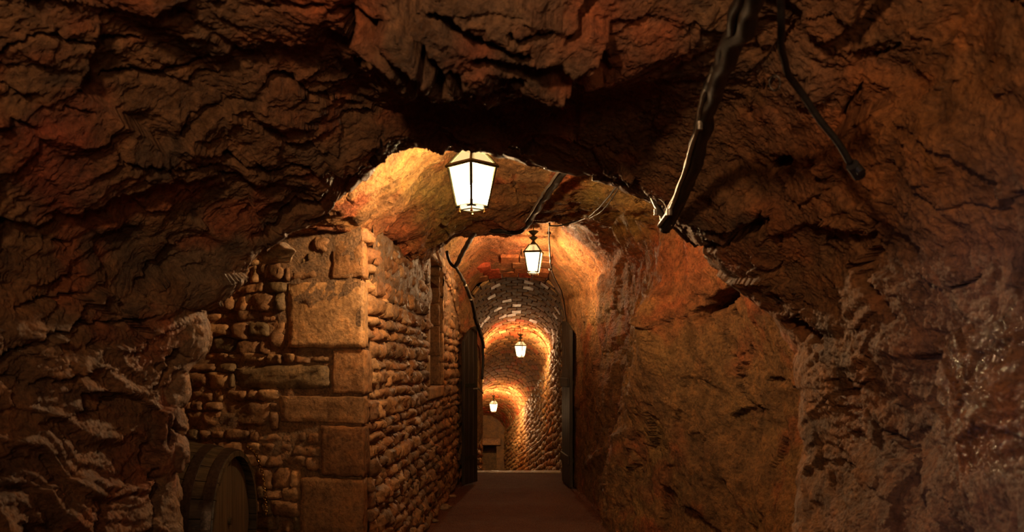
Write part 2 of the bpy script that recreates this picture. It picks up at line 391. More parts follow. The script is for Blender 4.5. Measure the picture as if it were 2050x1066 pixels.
def col_near(p, px, py):
    n1 = fbm(p, 1.1, 3); n2 = fbm(p+20, 2.4, 3); n3 = fbm(p+50, 6.0, 3)
    col = np.tile(np.array([0.24, 0.118, 0.052], np.float32), (len(p), 1))
    col = blend(col, sstep(0.0, 0.6, n1+0.35*n3), (0.22, 0.135, 0.075))
    col = blend(col, 0.85*sstep(0.12, 0.6, n2+0.3*n3), (0.33, 0.10, 0.04))
    right = sstep(0.3, 1.0, p[:, 0])
    col = blend(col, 0.55*right*sstep(-0.5, 0.4, n1+n3*0.4), (0.31, 0.125, 0.036))
    col = blend(col, 0.7*sstep(0.35, 0.7, fbm(p+80, 3.1, 3)), (0.075, 0.05, 0.034))
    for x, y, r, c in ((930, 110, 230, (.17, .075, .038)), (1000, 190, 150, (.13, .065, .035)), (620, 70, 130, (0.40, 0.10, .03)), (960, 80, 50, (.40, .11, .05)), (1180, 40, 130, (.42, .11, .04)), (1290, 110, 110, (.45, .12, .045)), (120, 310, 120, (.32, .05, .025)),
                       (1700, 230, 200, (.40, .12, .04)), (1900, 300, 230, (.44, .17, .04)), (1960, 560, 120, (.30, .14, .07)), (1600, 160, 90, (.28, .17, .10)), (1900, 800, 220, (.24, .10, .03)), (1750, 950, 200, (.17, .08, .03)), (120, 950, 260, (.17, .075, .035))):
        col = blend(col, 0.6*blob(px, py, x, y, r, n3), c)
    wet = 1.3*blob(px, py, 2020, 760, 210, n2)*(px > 1850)+0.35*sstep(0.2, 0.6, n2)
    wet += 0.12*sstep(3.2, 3.7, p[:, 1])*sstep(1.9, 2.3, p[:, 2])
    return col, wet
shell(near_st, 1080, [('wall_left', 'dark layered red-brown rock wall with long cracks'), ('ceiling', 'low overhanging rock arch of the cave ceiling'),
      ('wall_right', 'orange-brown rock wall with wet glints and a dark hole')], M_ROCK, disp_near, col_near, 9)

# back of the cave behind the camera
bm = bmesh.new(); box_bm(bm, -2.6, 2.6, -2.7, -2.5, -0.5, 3.6); bm_o = bm_obj('wall_back', bm, M_CABLE)
tag(bm_o, 'dark closing wall behind the viewer', None, None, 'structure')

# --- chamber and passage up to the doorway
door_px = [(967, 1100), (966, 960), (966, 700), (958, 650), (945, 615), (940, 590), (955, 568), (990, 556), (1050, 552), (1100, 560), (1122, 588), (1131, 630), (1134, 700), (1132, 960), (1132, 1100)]
D1 = prof_px(12.7, door_px)
rim2 = [(-1.2, -0.4), (-1.2, 2.2), (-0.95, 2.45)]+prof_px(8.5, [(846, 528), (872, 500), (905, 476), (950, 462), (1030, 467), (1062, 446), (1120, 448), (1170, 436), (1240, 428)])+[(1.2, 2.6), (1.12, 1.8), (1.05, 0.9), (1.0, -0.4)]
far_st = [
    (4.0, [(-2.0, -0.4), (-2.1, 1.2), (-1.9, 2.4), (-0.6, 3.0), (0.4, 3.0), (1.5, 2.5), (1.75, 1.5), (1.7, -0.4)], 24),
    (4.5, [(-2.9, -0.4), (-2.95, 1.2), (-2.3, 2.5), (-0.8, 3.1), (0.4, 3.18), (1.45, 2.7), (1.8, 1.5), (1.75, -0.4)], 50),
    (5.4, [(-2.95, -0.4), (-3.0, 1.2), (-2.2, 2.4), (-1.05, 2.62), (-0.6, 3.02), (0.4, 3.18), (1.35, 2.75), (1.7, 1.5), (1.65, -0.4)], 60),
    (6.2, [(-2.6, -0.4), (-2.7, 1.2), (-2.2, 2.30), (-0.98, 2.48), (-0.78, 2.70), (-0.3, 3.08), (0.5, 3.12), (1.25, 2.72), (1.52, 1.9), (1.62, 1.3), (1.65, -0.4)], 60),
    (7.0, [(-1.5, -0.4), (-1.5, 1.2), (-1.3, 2.38), (-0.85, 2.56), (-0.65, 2.72), (-0.3, 2.98), (0.5, 3.03), (1.2, 2.7), (1.12, 1.9), (1.13, 1.3), (1.30, 0.5), (1.40, -0.4)], 90),
    (8.3, rim2, 30), (8.7, rim2, 20),
    (9.0, [(-1.15, -0.4), (-1.15, 2.3), (-0.95, 2.8), (-0.4, 3.3), (0.5, 3.35), (1.1, 2.8), (1.1, 1.8), (1.0, -0.4)], 60),
    (10.7, [(-1.1, -0.4), (-1.1, 2.3), (-0.82, 2.9), (-0.4, 3.3), (0.5, 3.3), (1.0, 2.7), (.98, 1.8), (0.92, -0.4)], 70),
    (12.0, [(-1.05, -0.4), (-1.05, 2.0), (-0.78, 2.55), (-0.4, 2.98), (0.45, 2.98), (0.82, 2.55), (.84, 1.8), (0.84, -0.4)], 34),
    (12.7, D1, 16), (13.0, shift_prof(D1, 1.03), 2)]
cracks_far = [
    ([(1414, 628), (1468, 582)], 18, .5), ([(1422, 628), (1440, 660)], 5, .07), ([(1455, 605), (1480, 640)], 5, .07),
    ([(1445, 665), (1465, 700), (1500, 760)], 6, .05), ([(1405, 880), (1405, 980)], 3, .04), ([(1582, 624), (1600, 648)], 15, .25),
    ([(1235, 480), (1245, 500)], 5, .05), ([(1270, 380), (1275, 400)], 5, .05), ([(1028, 345), (1030, 370), (1042, 400)], 5, .04),
    ([(1190, 745), (1225, 700), (1260, 620)], 3, .03), ([(1500, 700), (1490, 760), (1510, 850)], 6, .05), ([(1340, 650), (1390, 625), (1425, 630)], 4, .05),
    ([(620, 450), (660, 468), (720, 478)], 5, .06), ([(745, 500), (800, 510), (850, 490)], 8, .08)]
ridges_far = [([(1335, 600), (1312, 660), (1305, 720), (1285, 790), (1265, 860), (1250, 930), (1232, 1066)], 20, .12), ([(1560, 780), (1570, 900), (1575, 1066)], 12, .05),
              ([(1180, 930), (1230, 890), (1290, 860)], 10, .04), ([(1000, 440), (1100, 430), (1200, 420)], 8, .04)]
def disp_far(p, px, py):
    w = p+0.10*np.stack([gnoise(p*2.2+31), gnoise(p*2.2+37), gnoise(p*2.2+43)], 1)
    h1, e1 = facets(w, 1.9); h2, e2 = facets(w+5, 6.0)
    k = 1-0.65*sstep(9.0, 12.0, p[:, 1])
    d = (0.09*fbm(p, 1.3, 3)+0.07*h1)*k+0.022*h2*k
    rock = np.abs(gnoise(w*8))*0.6+np.abs(gnoise(w*17+4))*0.4+np.abs(gnoise(w*35+8))*0.25
    d += 0.036*rock*(0.45+0.55*k)+0.009*np.abs(gnoise(p*60))
    d *= 1-0.75*sstep(12.2, 12.6, p[:, 1])
    d -= 0.01
    lw = sstep(-0.9, -1.0, p[:, 0]) if False else (p[:, 0] < -0.95)*(p[:, 1] > 6.4)*(p[:, 2] < 2.4)
    d = np.where(lw, np.abs(d)*0.3, d)
    d = d+carve(px, py, p, cracks_far)*(p[:, 1] > 4.6)
    for pts, wd, a in ridges_far:
        d -= a*np.exp(-(seg_dist(px, py, pts)/wd)**2)*(p[:, 1] > 5.0)
    return d
def col_far(p, px, py):
    n1 = fbm(p+9, 1.3, 3); n2 = fbm(p+29, 2.6, 3); n3 = fbm(p+59, 7.0, 3)
    col = np.tile(np.array([0.33, 0.17, 0.065], np.float32), (len(p), 1))
    col = blend(col, 0.8*sstep(-0.1, 0.5, n1+0.3*n3), (0.42, 0.25, 0.085))
    col = blend(col, 0.8*sstep(0.1, 0.55, n2+0.3*n3), (0.42, 0.11, 0.04))
    col = blend(col, 0.5*sstep(0.25, 0.6, fbm(p+70, 2.0, 3)), (0.13, 0.085, 0.05))
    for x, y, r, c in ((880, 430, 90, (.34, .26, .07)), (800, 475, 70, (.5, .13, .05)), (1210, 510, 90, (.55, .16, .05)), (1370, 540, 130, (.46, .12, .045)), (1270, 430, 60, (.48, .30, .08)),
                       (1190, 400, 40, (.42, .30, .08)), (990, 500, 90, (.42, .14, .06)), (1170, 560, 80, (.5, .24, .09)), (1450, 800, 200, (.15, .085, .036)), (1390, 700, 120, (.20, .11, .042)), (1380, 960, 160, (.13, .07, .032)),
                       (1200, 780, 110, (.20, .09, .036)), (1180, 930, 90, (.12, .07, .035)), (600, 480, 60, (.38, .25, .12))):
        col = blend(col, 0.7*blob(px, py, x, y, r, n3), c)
    wet = 0.15*sstep(0.0, 0.5, n2)
    return col, wet
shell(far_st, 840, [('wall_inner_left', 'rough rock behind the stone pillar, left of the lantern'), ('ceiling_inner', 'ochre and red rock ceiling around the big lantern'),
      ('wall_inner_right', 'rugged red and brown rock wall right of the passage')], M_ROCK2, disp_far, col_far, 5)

# --- floor
nx, ny = 260, 640
gx = np.linspace(-3.2, 2.0, nx); gy = np.concatenate([np.linspace(-2.6, 4, 80), np.linspace(4, 13.75, ny-80)])
Xg, Yg = np.meshgrid(gx, gy); fp = np.stack([Xg.ravel(), Yg.ravel(), np.zeros(Xg.size)], 1).astype(np.float32)
fz = 0.02*fbm(fp, 0.9, 2)+0.006*gnoise(fp*9)+0.004*gnoise(fp*28)+0.003*gnoise(fp*60); fz *= 1-0.9*sstep(13.2, 13.7, fp[:, 1]); fp[:, 2] = fz
loc = np.arange(nx*ny).reshape(ny, nx)
q = np.stack([loc[:-1, :-1], loc[:-1, 1:], loc[1:, 1:], loc[1:, :-1]], 2).reshape(-1, 4)
fo = mesh_np('floor', fp, q, M_FLOOR); tag(fo, 'reddish-brown gravel floor leading to the doorway', None, None, 'structure')

# ------------------------------------------------------------------ masonry
STONE_COLS = [(.30, .165, .075), (.36, .20, .09), (.24, .13, .065), (.40, .24, .115), (.28, .135, .06), (.20, .12, .065), (.33, .17, .07)]
def stone_geo(w, h, depth, seed, nx=6, nz=5, bulge=0.03, rough=0.02, warp=0.10):
    """front-facing irregular stone: local x along, y out (towards viewer), z up"""
    r = np.random.RandomState(seed)
    a = np.linspace(0, 1, nx); b = np.linspace(0, 1, nz); A, B = np.meshgrid(a, b)
    c = r.uniform(-1, 1, (4, 2))*warp*min(w, h)
    jx = c[0, 0]*(1-A)*(1-B)+c[1, 0]*A*(1-B)+c[2, 0]*A*B+c[3, 0]*(1-A)*B
    jz = c[0, 1]*(1-A)*(1-B)+c[1, 1]*A*(1-B)+c[2, 1]*A*B+c[3, 1]*(1-A)*B
    X = (A-0.5)*w+jx; Z = (B-0.5)*h+jz
    ed = (1-np.abs(2*A-1)**9)*(1-np.abs(2*B-1)**9)
    X += r.uniform(-1, 1, X.shape)*0.045*min(w, h); Z += r.uniform(-1, 1, X.shape)*0.05*min(w, h)
    # round the corners of the outline
    rc = (np.abs(2*A-1)*np.abs(2*B-1))**3; X -= np.sign(A-.5)*rc*0.07*min(w, h); Z -= np.sign(B-.5)*rc*0.07*min(w, h)
    pts = np.stack([X.ravel(), np.zeros(X.size), Z.ravel()], 1)+r.uniform(0, 50, 3)
    nz_ = (gnoise(pts*9)+0.7*gnoise(pts*22)+0.5*gnoise(pts*45)).reshape(X.shape)
    tx, tz = r.uniform(-1, 1, 2)*0.014
    Yo = bulge*np.power(ed, 0.5)+rough*nz_+tx*(2*A-1)+tz*(2*B-1)+r.uniform(-0.014, 0.014)
    V = np.stack([X.ravel(), Yo.ravel(), Z.ravel()], 1)
    loc = np.arange(nx*nz).reshape(nz, nx); q = [tuple(t) for t in np.stack([loc[:-1, :-1], loc[:-1, 1:], loc[1:, 1:], loc[1:, :-1]], 2).reshape(-1, 4)]
    rim = list(loc[0, :])+list(loc[1:, -1])+list(loc[-1, -2::-1])+list(loc[-2:0:-1, 0])
    n = len(V); back = V[rim].copy(); back[:, 1] = -depth; V = np.concatenate([V, back])
    m = len(rim)
    for i in range(m): q.append((rim[i], n+i, n+(i+1) % m, rim[(i+1) % m]))
    return V, np.array(q)
def courses(u0, u1, z0, z1, holes, r, hh=(0.08, 0.16), ww=(0.12, 0.34), gap=0.012, zgap=0.010):
    out = []; z = z0
    while z < z1-0.03:
        h = min(r.uniform(*hh), z1-z)
        free = [(u0, u1)]
        for a, b, c, d in holes:
            if c < z+h-0.03 and d > z+0.03:
                nf = []
                for s, e in free:
                    if b <= s or a >= e: nf.append((s, e)); continue
                    if a > s: nf.append((s, a))
                    if b < e: nf.append((b, e))
                free = nf
        for s, e in free:
            u = s
            while e-u > 0.04:
                w = r.uniform(*ww)*(0.7+0.3*h/hh[1]); 
                if e-u-w < ww[0]*0.6: w = e-u
                if w > 0.22 and h > 0.13 and r.random() < 0.25:
                    out.append((u+gap/2, u+w-gap/2, z+zgap/2, z+h/2-zgap/2)); out.append((u+gap/2, u+w-gap/2, z+h/2+zgap/2, z+h-zgap/2))
                else:
                    j0, j1 = r.uniform(-.010, .012), r.uniform(-.012, .012); out.append((u+gap/2, u+w-gap/2, z+zgap/2+j0, z+h-zgap/2+j1))
                u += w
        z += h
    return out
def place_masonry(parent, rects, frame, r, mat, score, limit=290, cols=STONE_COLS, part='stone', rest='stone_rubble', depth=0.06, bulge=0.03, rough=0.02, hi=False, tint=None):
    """frame(u, z) -> (origin, along, out)"""
    items = []
    for (a, b, c, d) in rects:
        o, al, ou = frame((a+b)/2, (c+d)/2); items.append((score(o, b-a, d-c), a, b, c, d, o, al, ou))
    items.sort(key=lambda t: -t[0]); BV, BF, BC, off = [], [], [], 0
    for i, (s, a, b, c, d, o, al, ou) in enumerate(items):
        w, h = b-a, d-c; near = i < limit
        nxs = max(5, min(11, int(w/0.03)+2)) if near else 4; nzs = max(4, min(8, int(h/0.025)+2)) if near else 3
        V, q = stone_geo(w, h, depth, r.randrange(10**6), nxs, nzs, bulge*min(1, h/0.1), rough)
        up = Vector((0, 0, 1)); col = np.array(cols[r.randrange(len(cols))])*r.uniform(0.8, 1.2)
        if tint is not None: col = tint(o, col)
        rz_ = r.uniform(-.05, .05); al, up = (al*math.cos(rz_)+up*math.sin(rz_)), (up*math.cos(rz_)-al*math.sin(rz_))
        Mx = np.array([[al.x, ou.x, up.x], [al.y, ou.y, up.y], [al.z, ou.z, up.z]])
        if near:
            ob = mesh_np(part, V, q, mat, parent, np.clip(col, 0, 1)); m4 = Matrix(Mx.tolist()).to_4x4(); m4.translation = o; ob.matrix_world = m4
        else:
            W = V@Mx.T+np.array(o); BV.append(W); BF.append(q+off); BC.append(np.tile(col, (len(V), 1))); off += len(V)
    if BV:
        ob = mesh_np(rest, np.concatenate(BV), np.concatenate(BF), mat, parent, np.concatenate(BC)); ob['kind'] = 'stuff'

def slab_holes(name, u0, u1, z0, z1, hole, pos, label, parent=None, seed=3.3, rise=lambda u, z: 0*u, top=lambda u: 99):
    """mortar core sheet (with thickness) around one rectangular recess; pos(u, z, out)"""
    us = sorted({u0, u1}|({hole[0], hole[1]} if hole else set())); zs = sorted({z0, z1}|({hole[2], hole[3]} if hole else set()))
    bm = bmesh.new(); D = -0.16
    def quad(*p): bm.faces.new([bm.verts.new(pos(*x)) for x in p])
    for a, b in zip(us, us[1:]):
        for c, d in zip(zs, zs[1:]):
            if hole and a >= hole[0]-1e-6 and b <= hole[1]+1e-6 and c >= hole[2]-1e-6 and d <= hole[3]+1e-6:
                quad((a, c, -0.36), (b, c, -0.36), (b, d, -0.36), (a, d, -0.36)); continue
            n = max(1, int((b-a)/0.032)); m = max(1, int((d-c)/0.032)); U, W = np.meshgrid(np.linspace(a, b, n+1), np.linspace(c, d, m+1))
            q3 = np.stack([U.ravel(), W.ravel(), U.ravel()*0+seed], 1)
            o = -0.012+0.022*gnoise(q3*5)+0.016*gnoise(q3*13)+0.008*gnoise(q3*33)+rise(q3[:, 0], q3[:, 1])
            vs = [bm.verts.new(pos(x, y, k)) for x, y, k in zip(U.ravel(), W.ravel(), o)]
            for j in range(m):
                for i in range(n):
                    if W[j, i] > top(U[j, i]): continue
                    k = j*(n+1)+i; f = bm.faces.new((vs[k], vs[k+1], vs[k+n+2], vs[k+n+1])); f.smooth = True
    if hole:
        a, b, c, d = hole
        for (x1, y1), (x2, y2) in (((a, c), (b, c)), ((b, c), (b, d)), ((b, d), (a, d)), ((a, d), (a, c))):
            quad((x1, y1, -0.022), (x2, y2, -0.022), (x2, y2, -0.36), (x1, y1, -0.36))
    z1 = min(z1, 2.5); quad((u0, z0, -0.4), (u1, z0, -0.4), (u1, z1, -0.4), (u0, z1, -0.4))
    for (x1, y1), (x2, y2) in (((u0, z0), (u1, z0)), ((u1, z0), (u1, z1)), ((u1, z1), (u0, z1)), ((u0, z1), (u0, z0))):
        quad((x1, y1, -0.022), (x2, y2, -0.022), (x2, y2, -0.4), (x1, y1, -0.4))
    bmesh.ops.remove_doubles(bm, verts=bm.verts, dist=1e-5); bmesh.ops.delete(bm, geom=[v for v in bm.verts if not v.link_faces], context='VERTS')
    o = bm_obj(name, bm, M_MORTAR, parent)
    a = o.data.color_attributes.new('Col', 'FLOAT_COLOR', 'POINT'); a.data.foreach_set('color', [v for _ in o.data.vertices for v in (.25, .145, .068, 1)])
    if label: tag(o, label, None, None, 'structure')
    return o

A0 = Vector((-0.955, 5.8, 0)); B0 = Vector((-0.72, 12.62, 0)); SD = (B0-A0); SL = SD.length; SD.normalize(); SO = Vector((SD.y, -SD.x, 0))
F1 = Vector((-2.45, 6.25, 0)); FD = (A0-F1); FL = FD.length; FD.normalize(); FO = Vector((FD.y, -FD.x, 0))      # front face of the pillar, outward towards camera
def front_u(px):
    k = (px-CX)/F; t = (k*F1.y-F1.x)/(FD.x-k*FD.y); return t
def front_z(px, py):
    u = front_u(px); Y = F1.y+FD.y*u; return CAMZ-(py-HY)/F*Y
def side_u(px):
    k = (px-CX)/F; return (k*A0.y-A0.x)/(SD.x-k*SD.y)
def side_z(px, py):
    Y = A0.y+SD.y*side_u(px); return CAMZ-(py-HY)/F*Y
pillar = slab_holes('wall_pillar_front', 0, FL-0.02, -0.05, 2.52, None, lambda u, z, o: F1+FD*u-SD*o+Vector((0, 0, z)), 'front face of the rubble stone pillar behind the barrel',
                    rise=lambda u, z: 0.022*sstep(1.75, 2.1, z)*sstep(0.5, 0.9, u))
# corner blocks (front x-range px, y-range px, length along the side wall)
quoins = [(662, 741, 481, 560, .14), (574, 735, 560, 698, .13), (662, 735, 698, 792, .27), (559, 735, 792, 851, .13), (641, 735, 851, 957, .2), (600, 735, 957, 1085, .12), (650, 735, 1085, 1210, .25)]
qr = random.Random(3); fh, sh = [], []
for (x0, x1, y0, y1, sl) in quoins:
    u0 = front_u(x0); zt = front_z(700, y0); zb = max(front_z(700, y1), -0.03); w = FL-u0
    zb += .006; zt -= .006
    n1, n2, n3 = 16, 12, 5
    bm = bmesh.new(); bmesh.ops.create_cube(bm, size=1)
    bmesh.ops.subdivide_edges(bm, edges=bm.edges, cuts=11, use_grid_fill=True)
    V = np.array([v.co[:] for v in bm.verts]); nrm = V/np.maximum(np.abs(V).max(1), 1e-6)[:, None]
    rr = 1-0.030*(((np.abs(nrm) > 0.82).sum(1) >= 2))-0.03*((np.abs(nrm) > 0.82).sum(1) >= 3)
    L3 = np.array([w, sl, zt-zb])
    base = V*L3
    loc0 = np.array([u0+w/2, -sl/2+0.0, (zt+zb)/2])
    off = np.array([[gnoise((base+qr.random()*40)[:, :]*k)] for k in (9,)])[0][0]
    off = gnoise((base+u0*7+zt*3)*6)*0.010+gnoise((base+u0*7)*18)*0.006+0.004*gnoise((base+zt)*45)
    dirn = np.sign(V)*(np.abs(V) > 0.49)
    base = base-dirn*(((np.abs(V) > 0.40).sum(1) >= 2)*0.006)[:, None]+dirn*off[:, None]
    R3 = np.array([[FD.x, -SD.x, 0], [FD.y, -SD.y, 0], [0, 0, 1]])
    # local y: outward from the front face, block body lies behind it; small proud offset
    pr = qr.uniform(0.008, 0.03)
    lw = base+loc0+np.array([0.008, pr, 0])
    Wd = (R3@lw.T).T+np.array([F1.x, F1.y, 0])
    Q = np.array([[v.index for v in f.verts] for f in bm.faces]); bm.free()
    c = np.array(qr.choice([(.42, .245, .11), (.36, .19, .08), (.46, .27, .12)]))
    if zt < 1.45: c = c*np.array([.62, .58, .56])      # lower corner stones coloured darker, standing in for the lantern light's falloff
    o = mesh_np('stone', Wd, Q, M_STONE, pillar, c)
    m = o.data.validate()
    fh.append((u0, FL+1, zb-.006, zt+.006)); sh.append((-1, sl+0.012, zb-.006, zt+.006))
bigs = [(471, 659, 728, 781), (540, 572, 640, 700), (445, 540, 800, 850), (583, 655, 535, 560), (520, 572, 500, 560)]
fr = random.Random(21)
rects = []
for (x0, x1, y0, y1) in bigs:
    a, b = front_u(x0), front_u(x1); zt, zb = front_z((x0+x1)/2, y0), front_z((x0+x1)/2, y1); rects.append((a+.005, b-.005, zb+.005, zt-.005)); fh.append((a, b, zb, zt))
rects += courses(0.05, FL, 0.0, 2.48, fh, fr, hh=(0.06, 0.135), ww=(0.08, 0.26), gap=0.006, zgap=0.006)
def wscore(o, w, h): return w*h/(o.y*o.y)
place_masonry(pillar, rects, lambda u, z: (F1+FD*u+Vector((0, 0, z)), FD, FO), fr, M_STONE, wscore, 280, cols=[(.22, .12, .055), (.26, .145, .068), (.17, .115, .055), (.34, .20, .09), (.22, .115, .05)], bulge=0.016, rough=0.022)

niche = (side_u(853)+0.02, side_u(890), 1.39, 2.72)
niche_u = (3.28, 4.46)
niche = (niche_u[0], niche_u[1], 1.39, 2.74)
swall = slab_holes('wall_passage_left', 0.2, SL, -0.05, 3.1, niche, lambda u, z, o: A0+SD*u+SO*o+Vector((0, 0, z)), 'coursed rubble stone wall with a tall niche, left of the passage', seed=8.8,
                   rise=lambda u, z: 0.03*sstep(1.9, 2.3, z), top=lambda u: 2.52+max(0, u-1.3)*0.2)
fr = random.Random(5)
sh2 = sh+[(niche[0]-0.17, niche[1]+0.13, niche[2]-0.14, niche[3]+0.12)]
srects = courses(0.03, SL-0.25, 0.0, 3.05, sh2, fr, hh=(0.07, 0.14), ww=(0.12, 0.34), gap=0.010, zgap=0.010)
srects = [q_ for q_ in srects if q_[3] < 2.52+max(0, q_[0]-1.3)*0.2]
def sscore(o, w, h): return w*h/(o.y**3)*(1 if CAMZ-1.6 < 9 and o.y > 5 else 0)
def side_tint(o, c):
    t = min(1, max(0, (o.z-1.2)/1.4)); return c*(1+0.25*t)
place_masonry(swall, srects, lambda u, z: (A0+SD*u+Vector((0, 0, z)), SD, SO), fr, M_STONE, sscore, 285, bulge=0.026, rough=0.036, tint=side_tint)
# niche surround: jamb stones, lintel and sill
def wall_block(u0, u1, z0, z1, out0, out1, col, name='stone', par=None, base=A0, D=SD, O=SO, seed=1, amp=0.006):
    bm = bmesh.new(); bmesh.ops.create_cube(bm, size=1); bmesh.ops.subdivide_edges(bm, edges=bm.edges, cuts=5, use_grid_fill=True)
    V = np.array([v.co[:] for v in bm.verts]); L3 = np.array([u1-u0, out1-out0, z1-z0]); b = V*L3
    off = gnoise((b+seed*3.1)*12)*amp+gnoise((b+seed*5.7)*30)*amp*0.6
    dirn = np.sign(V)*(np.abs(V) > 0.49); b = b-dirn*(((np.abs(V) > 0.49).sum(1) >= 2)*0.005)[:, None]+dirn*off[:, None]
    b += np.array([(u0+u1)/2, (out0+out1)/2, (z0+z1)/2])
    W = np.outer(b[:, 0], D)+np.outer(b[:, 1], O)+np.array([base.x, base.y, 0]); W[:, 2] = b[:, 2]
    Q = np.array([[v.index for v in f.verts] for f in bm.faces]); bm.free()
    return mesh_np(name, W, Q, M_STONE, par, col)
jr = random.Random(9)
for side in (0, 1):
    z = niche[2]; k = 0
    while z < niche[3]-0.02:
        h = min(jr.uniform(0.26, 0.42), niche[3]-z)
        if niche[3]-z-h < 0.1: h = niche[3]-z
        if side == 0: wall_block(niche[0]-0.15, niche[0], z+.004, z+h-.004, -0.20, 0.02, (.42, .25, .11), par=swall, seed=k+1)
        else: wall_block(niche[1], niche[1]+0.12, z+.004, z+h-.004, -0.24, 0.015, (.40, .23, .10), par=swall, seed=k+11)
        z += h; k += 1
wall_block(niche[0]-0.16, niche[1]+0.12, niche[3], niche[3]+0.1, -0.24, 0.03, (.5, .33, .16), par=swall, seed=31)
wall_block(niche[0]-0.16, niche[1]+0.12, niche[2]-0.13, niche[2], -0.24, 0.02, (.38, .23, .11), par=swall, seed=33)
# coarse blocks filling the far side of the niche
z = niche[2]; k = 0
while z < niche[3]-0.05:
    h = min(jr.uniform(.25, .4), niche[3]-z); wall_block(niche[1]-0.06, niche[1]+0.02, z+.004, z+h-.004, -0.35, -0.02, (.24, .135, .06), par=swall, seed=k+51, amp=0.012); z += h; k += 1

# loose stones at the foot of the wall
def lump(name, loc, s, seed, mat, col, parent=None, sub=3, amp=0.25, freq=1.7):
    bm = bmesh.new(); bmesh.ops.create_icosphere(bm, subdivisions=sub, radius=1)
    V = np.array([v.co[:] for v in bm.verts]); h, e = facets(V.astype(np.float32)+seed*2.3, 0.9)
    n = gnoise(V*freq+seed*7)*amp+h*0.22+gnoise(V*freq*3+seed)*amp*0.3+gnoise(V*freq*8+seed)*amp*0.1
    V = V*(1+n)[:, None]*np.array(s)+np.array(loc)
    Q = np.array([[v.index for v in f.verts] for f in bm.faces]); bm.free()
    return mesh_np(name, V, Q, mat, parent, col)
for i, (px, py, s, lb) in enumerate(((886, 1020, .07, 'flat grey-brown stone lying at the foot of the stone wall, largest of the loose stones'),
                                     (866, 1046, .045, 'small loose stone on the gravel, nearest to the viewer beside the stone wall'),
                                     (905, 996, .04, 'small loose stone on the gravel beyond the flat one, nearer the wooden door leaf'))):
    Y = CAMZ*F/(py-HY); o = lump('loose_stone', ((px-CX)/F*Y, Y, s*0.32), (s*1.3, s, s*0.5), i+3, M_STONE, (.3, .19, .1)); tag(o, lb, 'stone', 'loose stones at the foot of the wall')

# boulders wedged in the left leg of the first arch
wl = bpy.data.objects['wall_left']
for i, (px, py, Y, s, c) in enumerate(((372, 660, 3.80, (.085, .10, .085), (.33, .19, .09)), (362, 592, 3.82, (.06, .08, .065), (.30, .19, .10)), (552, 508, 4.1, (.09, .08, .05), (.45, .31, .15)),
                                       (345, 775, 3.78, (.07, .10, .12), (.26, .15, .08)), (348, 905, 3.8, (.06, .09, .09), (.2, .1, .05)))):
    p = P(px, py, Y); o = lump('boulder', p, s, i+13, M_ROCK, c, wl, 4)

# ------------------------------------------------------------------ stair tunnel beyond the doorway
YK = [12.7, 14.5, 17.0, 20.0, 24.0, 28.0, 32.0, 36.5]
CR = [2.94, 2.90, 2.74, 2.50, 1.82, 0.95, 0.12, -0.85]
XL = [-0.62, -0.66, -0.68, -0.70, -0.86, -1.20, -1.75, -2.3]
XR = [0.78, 0.83, 0.86, 0.84, 0.70, 0.36, -0.10, -0.62]
FZ = [0.0, -0.30, -0.75, -1.10, -1.70, -2.35, -3.05, -3.9]
def ti(Y, T): return float(np.interp(Y, YK, T))
SPR = 0.62
def vault(Y, a):      # a: 0 (left spring) .. 1 (right spring)
    l, r_, c = ti(Y, XL), ti(Y, XR), ti(Y, CR); t = math.pi*(1-a)
    return Vector(((l+r_)/2+(r_-l)/2*math.cos(t), Y, c-SPR+SPR*math.sin(t)))
def vnorm(Y, a):
    e = 0.01; ta = vault(Y, a+e)-vault(Y, a-e); ty = vault(Y+.05, a)-vault(Y-.05, a); n = ty.cross(ta).normalized()
    cc = vault(Y, 0.5); cc.z -= SPR
    if n.dot(cc-vault(Y, a)) < 0: n = -n
    return n, ta.normalized(), ty.normalized()
# mortar backing of the vault
bm = bmesh.new(); rows = []
for Y in np.arange(12.72, 36.4, 0.4):
    row = []
    for k in range(25):
        a = k/24; n, _, _ = vnorm(Y, min(.99, max(.01, a))); row.append(bm.verts.new(vault(Y, a)-n*0.03))
    rows.append(row)
for A_, B_ in zip(rows, rows[1:]):
    for k in range(24): bm.faces.new((A_[k], A_[k+1], B_[k+1], B_[k]))
vo = bm_obj('ceiling_stair_vault', bm, M_MORTAR, smooth=True); tag(vo, 'brick barrel vault over the descending stair beyond the doorway', None, None, 'structure')
a = vo.data.color_attributes.new('Col', 'FLOAT_COLOR', 'POINT'); a.data.foreach_set('color', [v for _ in vo.data.vertices for v in (.10, .06, .035, 1)])
# brick templates
def brick_mesh(i, col):
    bm = bmesh.new(); box_bm(bm, -.5, .5, -.5, .5, -.5, .5)
    bmesh.ops.bevel(bm, geom=list(bm.edges), offset=0.05, segments=1, affect='EDGES')
    r = random.Random(i)
    for v in bm.verts: v.co += Vector((r.uniform(-.02, .02), r.uniform(-.02, .02), r.uniform(-.10, .10)))
    me = bpy.data.meshes.new('brick'); bm.to_mesh(me); bm.free(); me.materials.append(M_BRICK_WET if i % 6 == 3 else M_BRICK)
    a = me.color_attributes.new('Col', 'FLOAT_COLOR', 'POINT'); a.data.foreach_set('color', [v for _ in me.vertices for v in (*col, 1)])
    return me
BC = [(.38, .20, .08), (.48, .26, .10), (.34, .19, .08), (.50, .19, .08), (.46, .28, .12), (.30, .17, .07)]
templ = [brick_mesh(i, BC[i % 6]) for i in range(12)]
redm = [brick_mesh(i+40, c) for i, c in enumerate(((.55, .13, .05), (.5, .17, .07), (.6, .36, .16), (.48, .2, .09)))]
br = random.Random(17); cnt = 0; JV, JF, JC, joff = [], [], [], 0
Y = 12.74; ring = 0
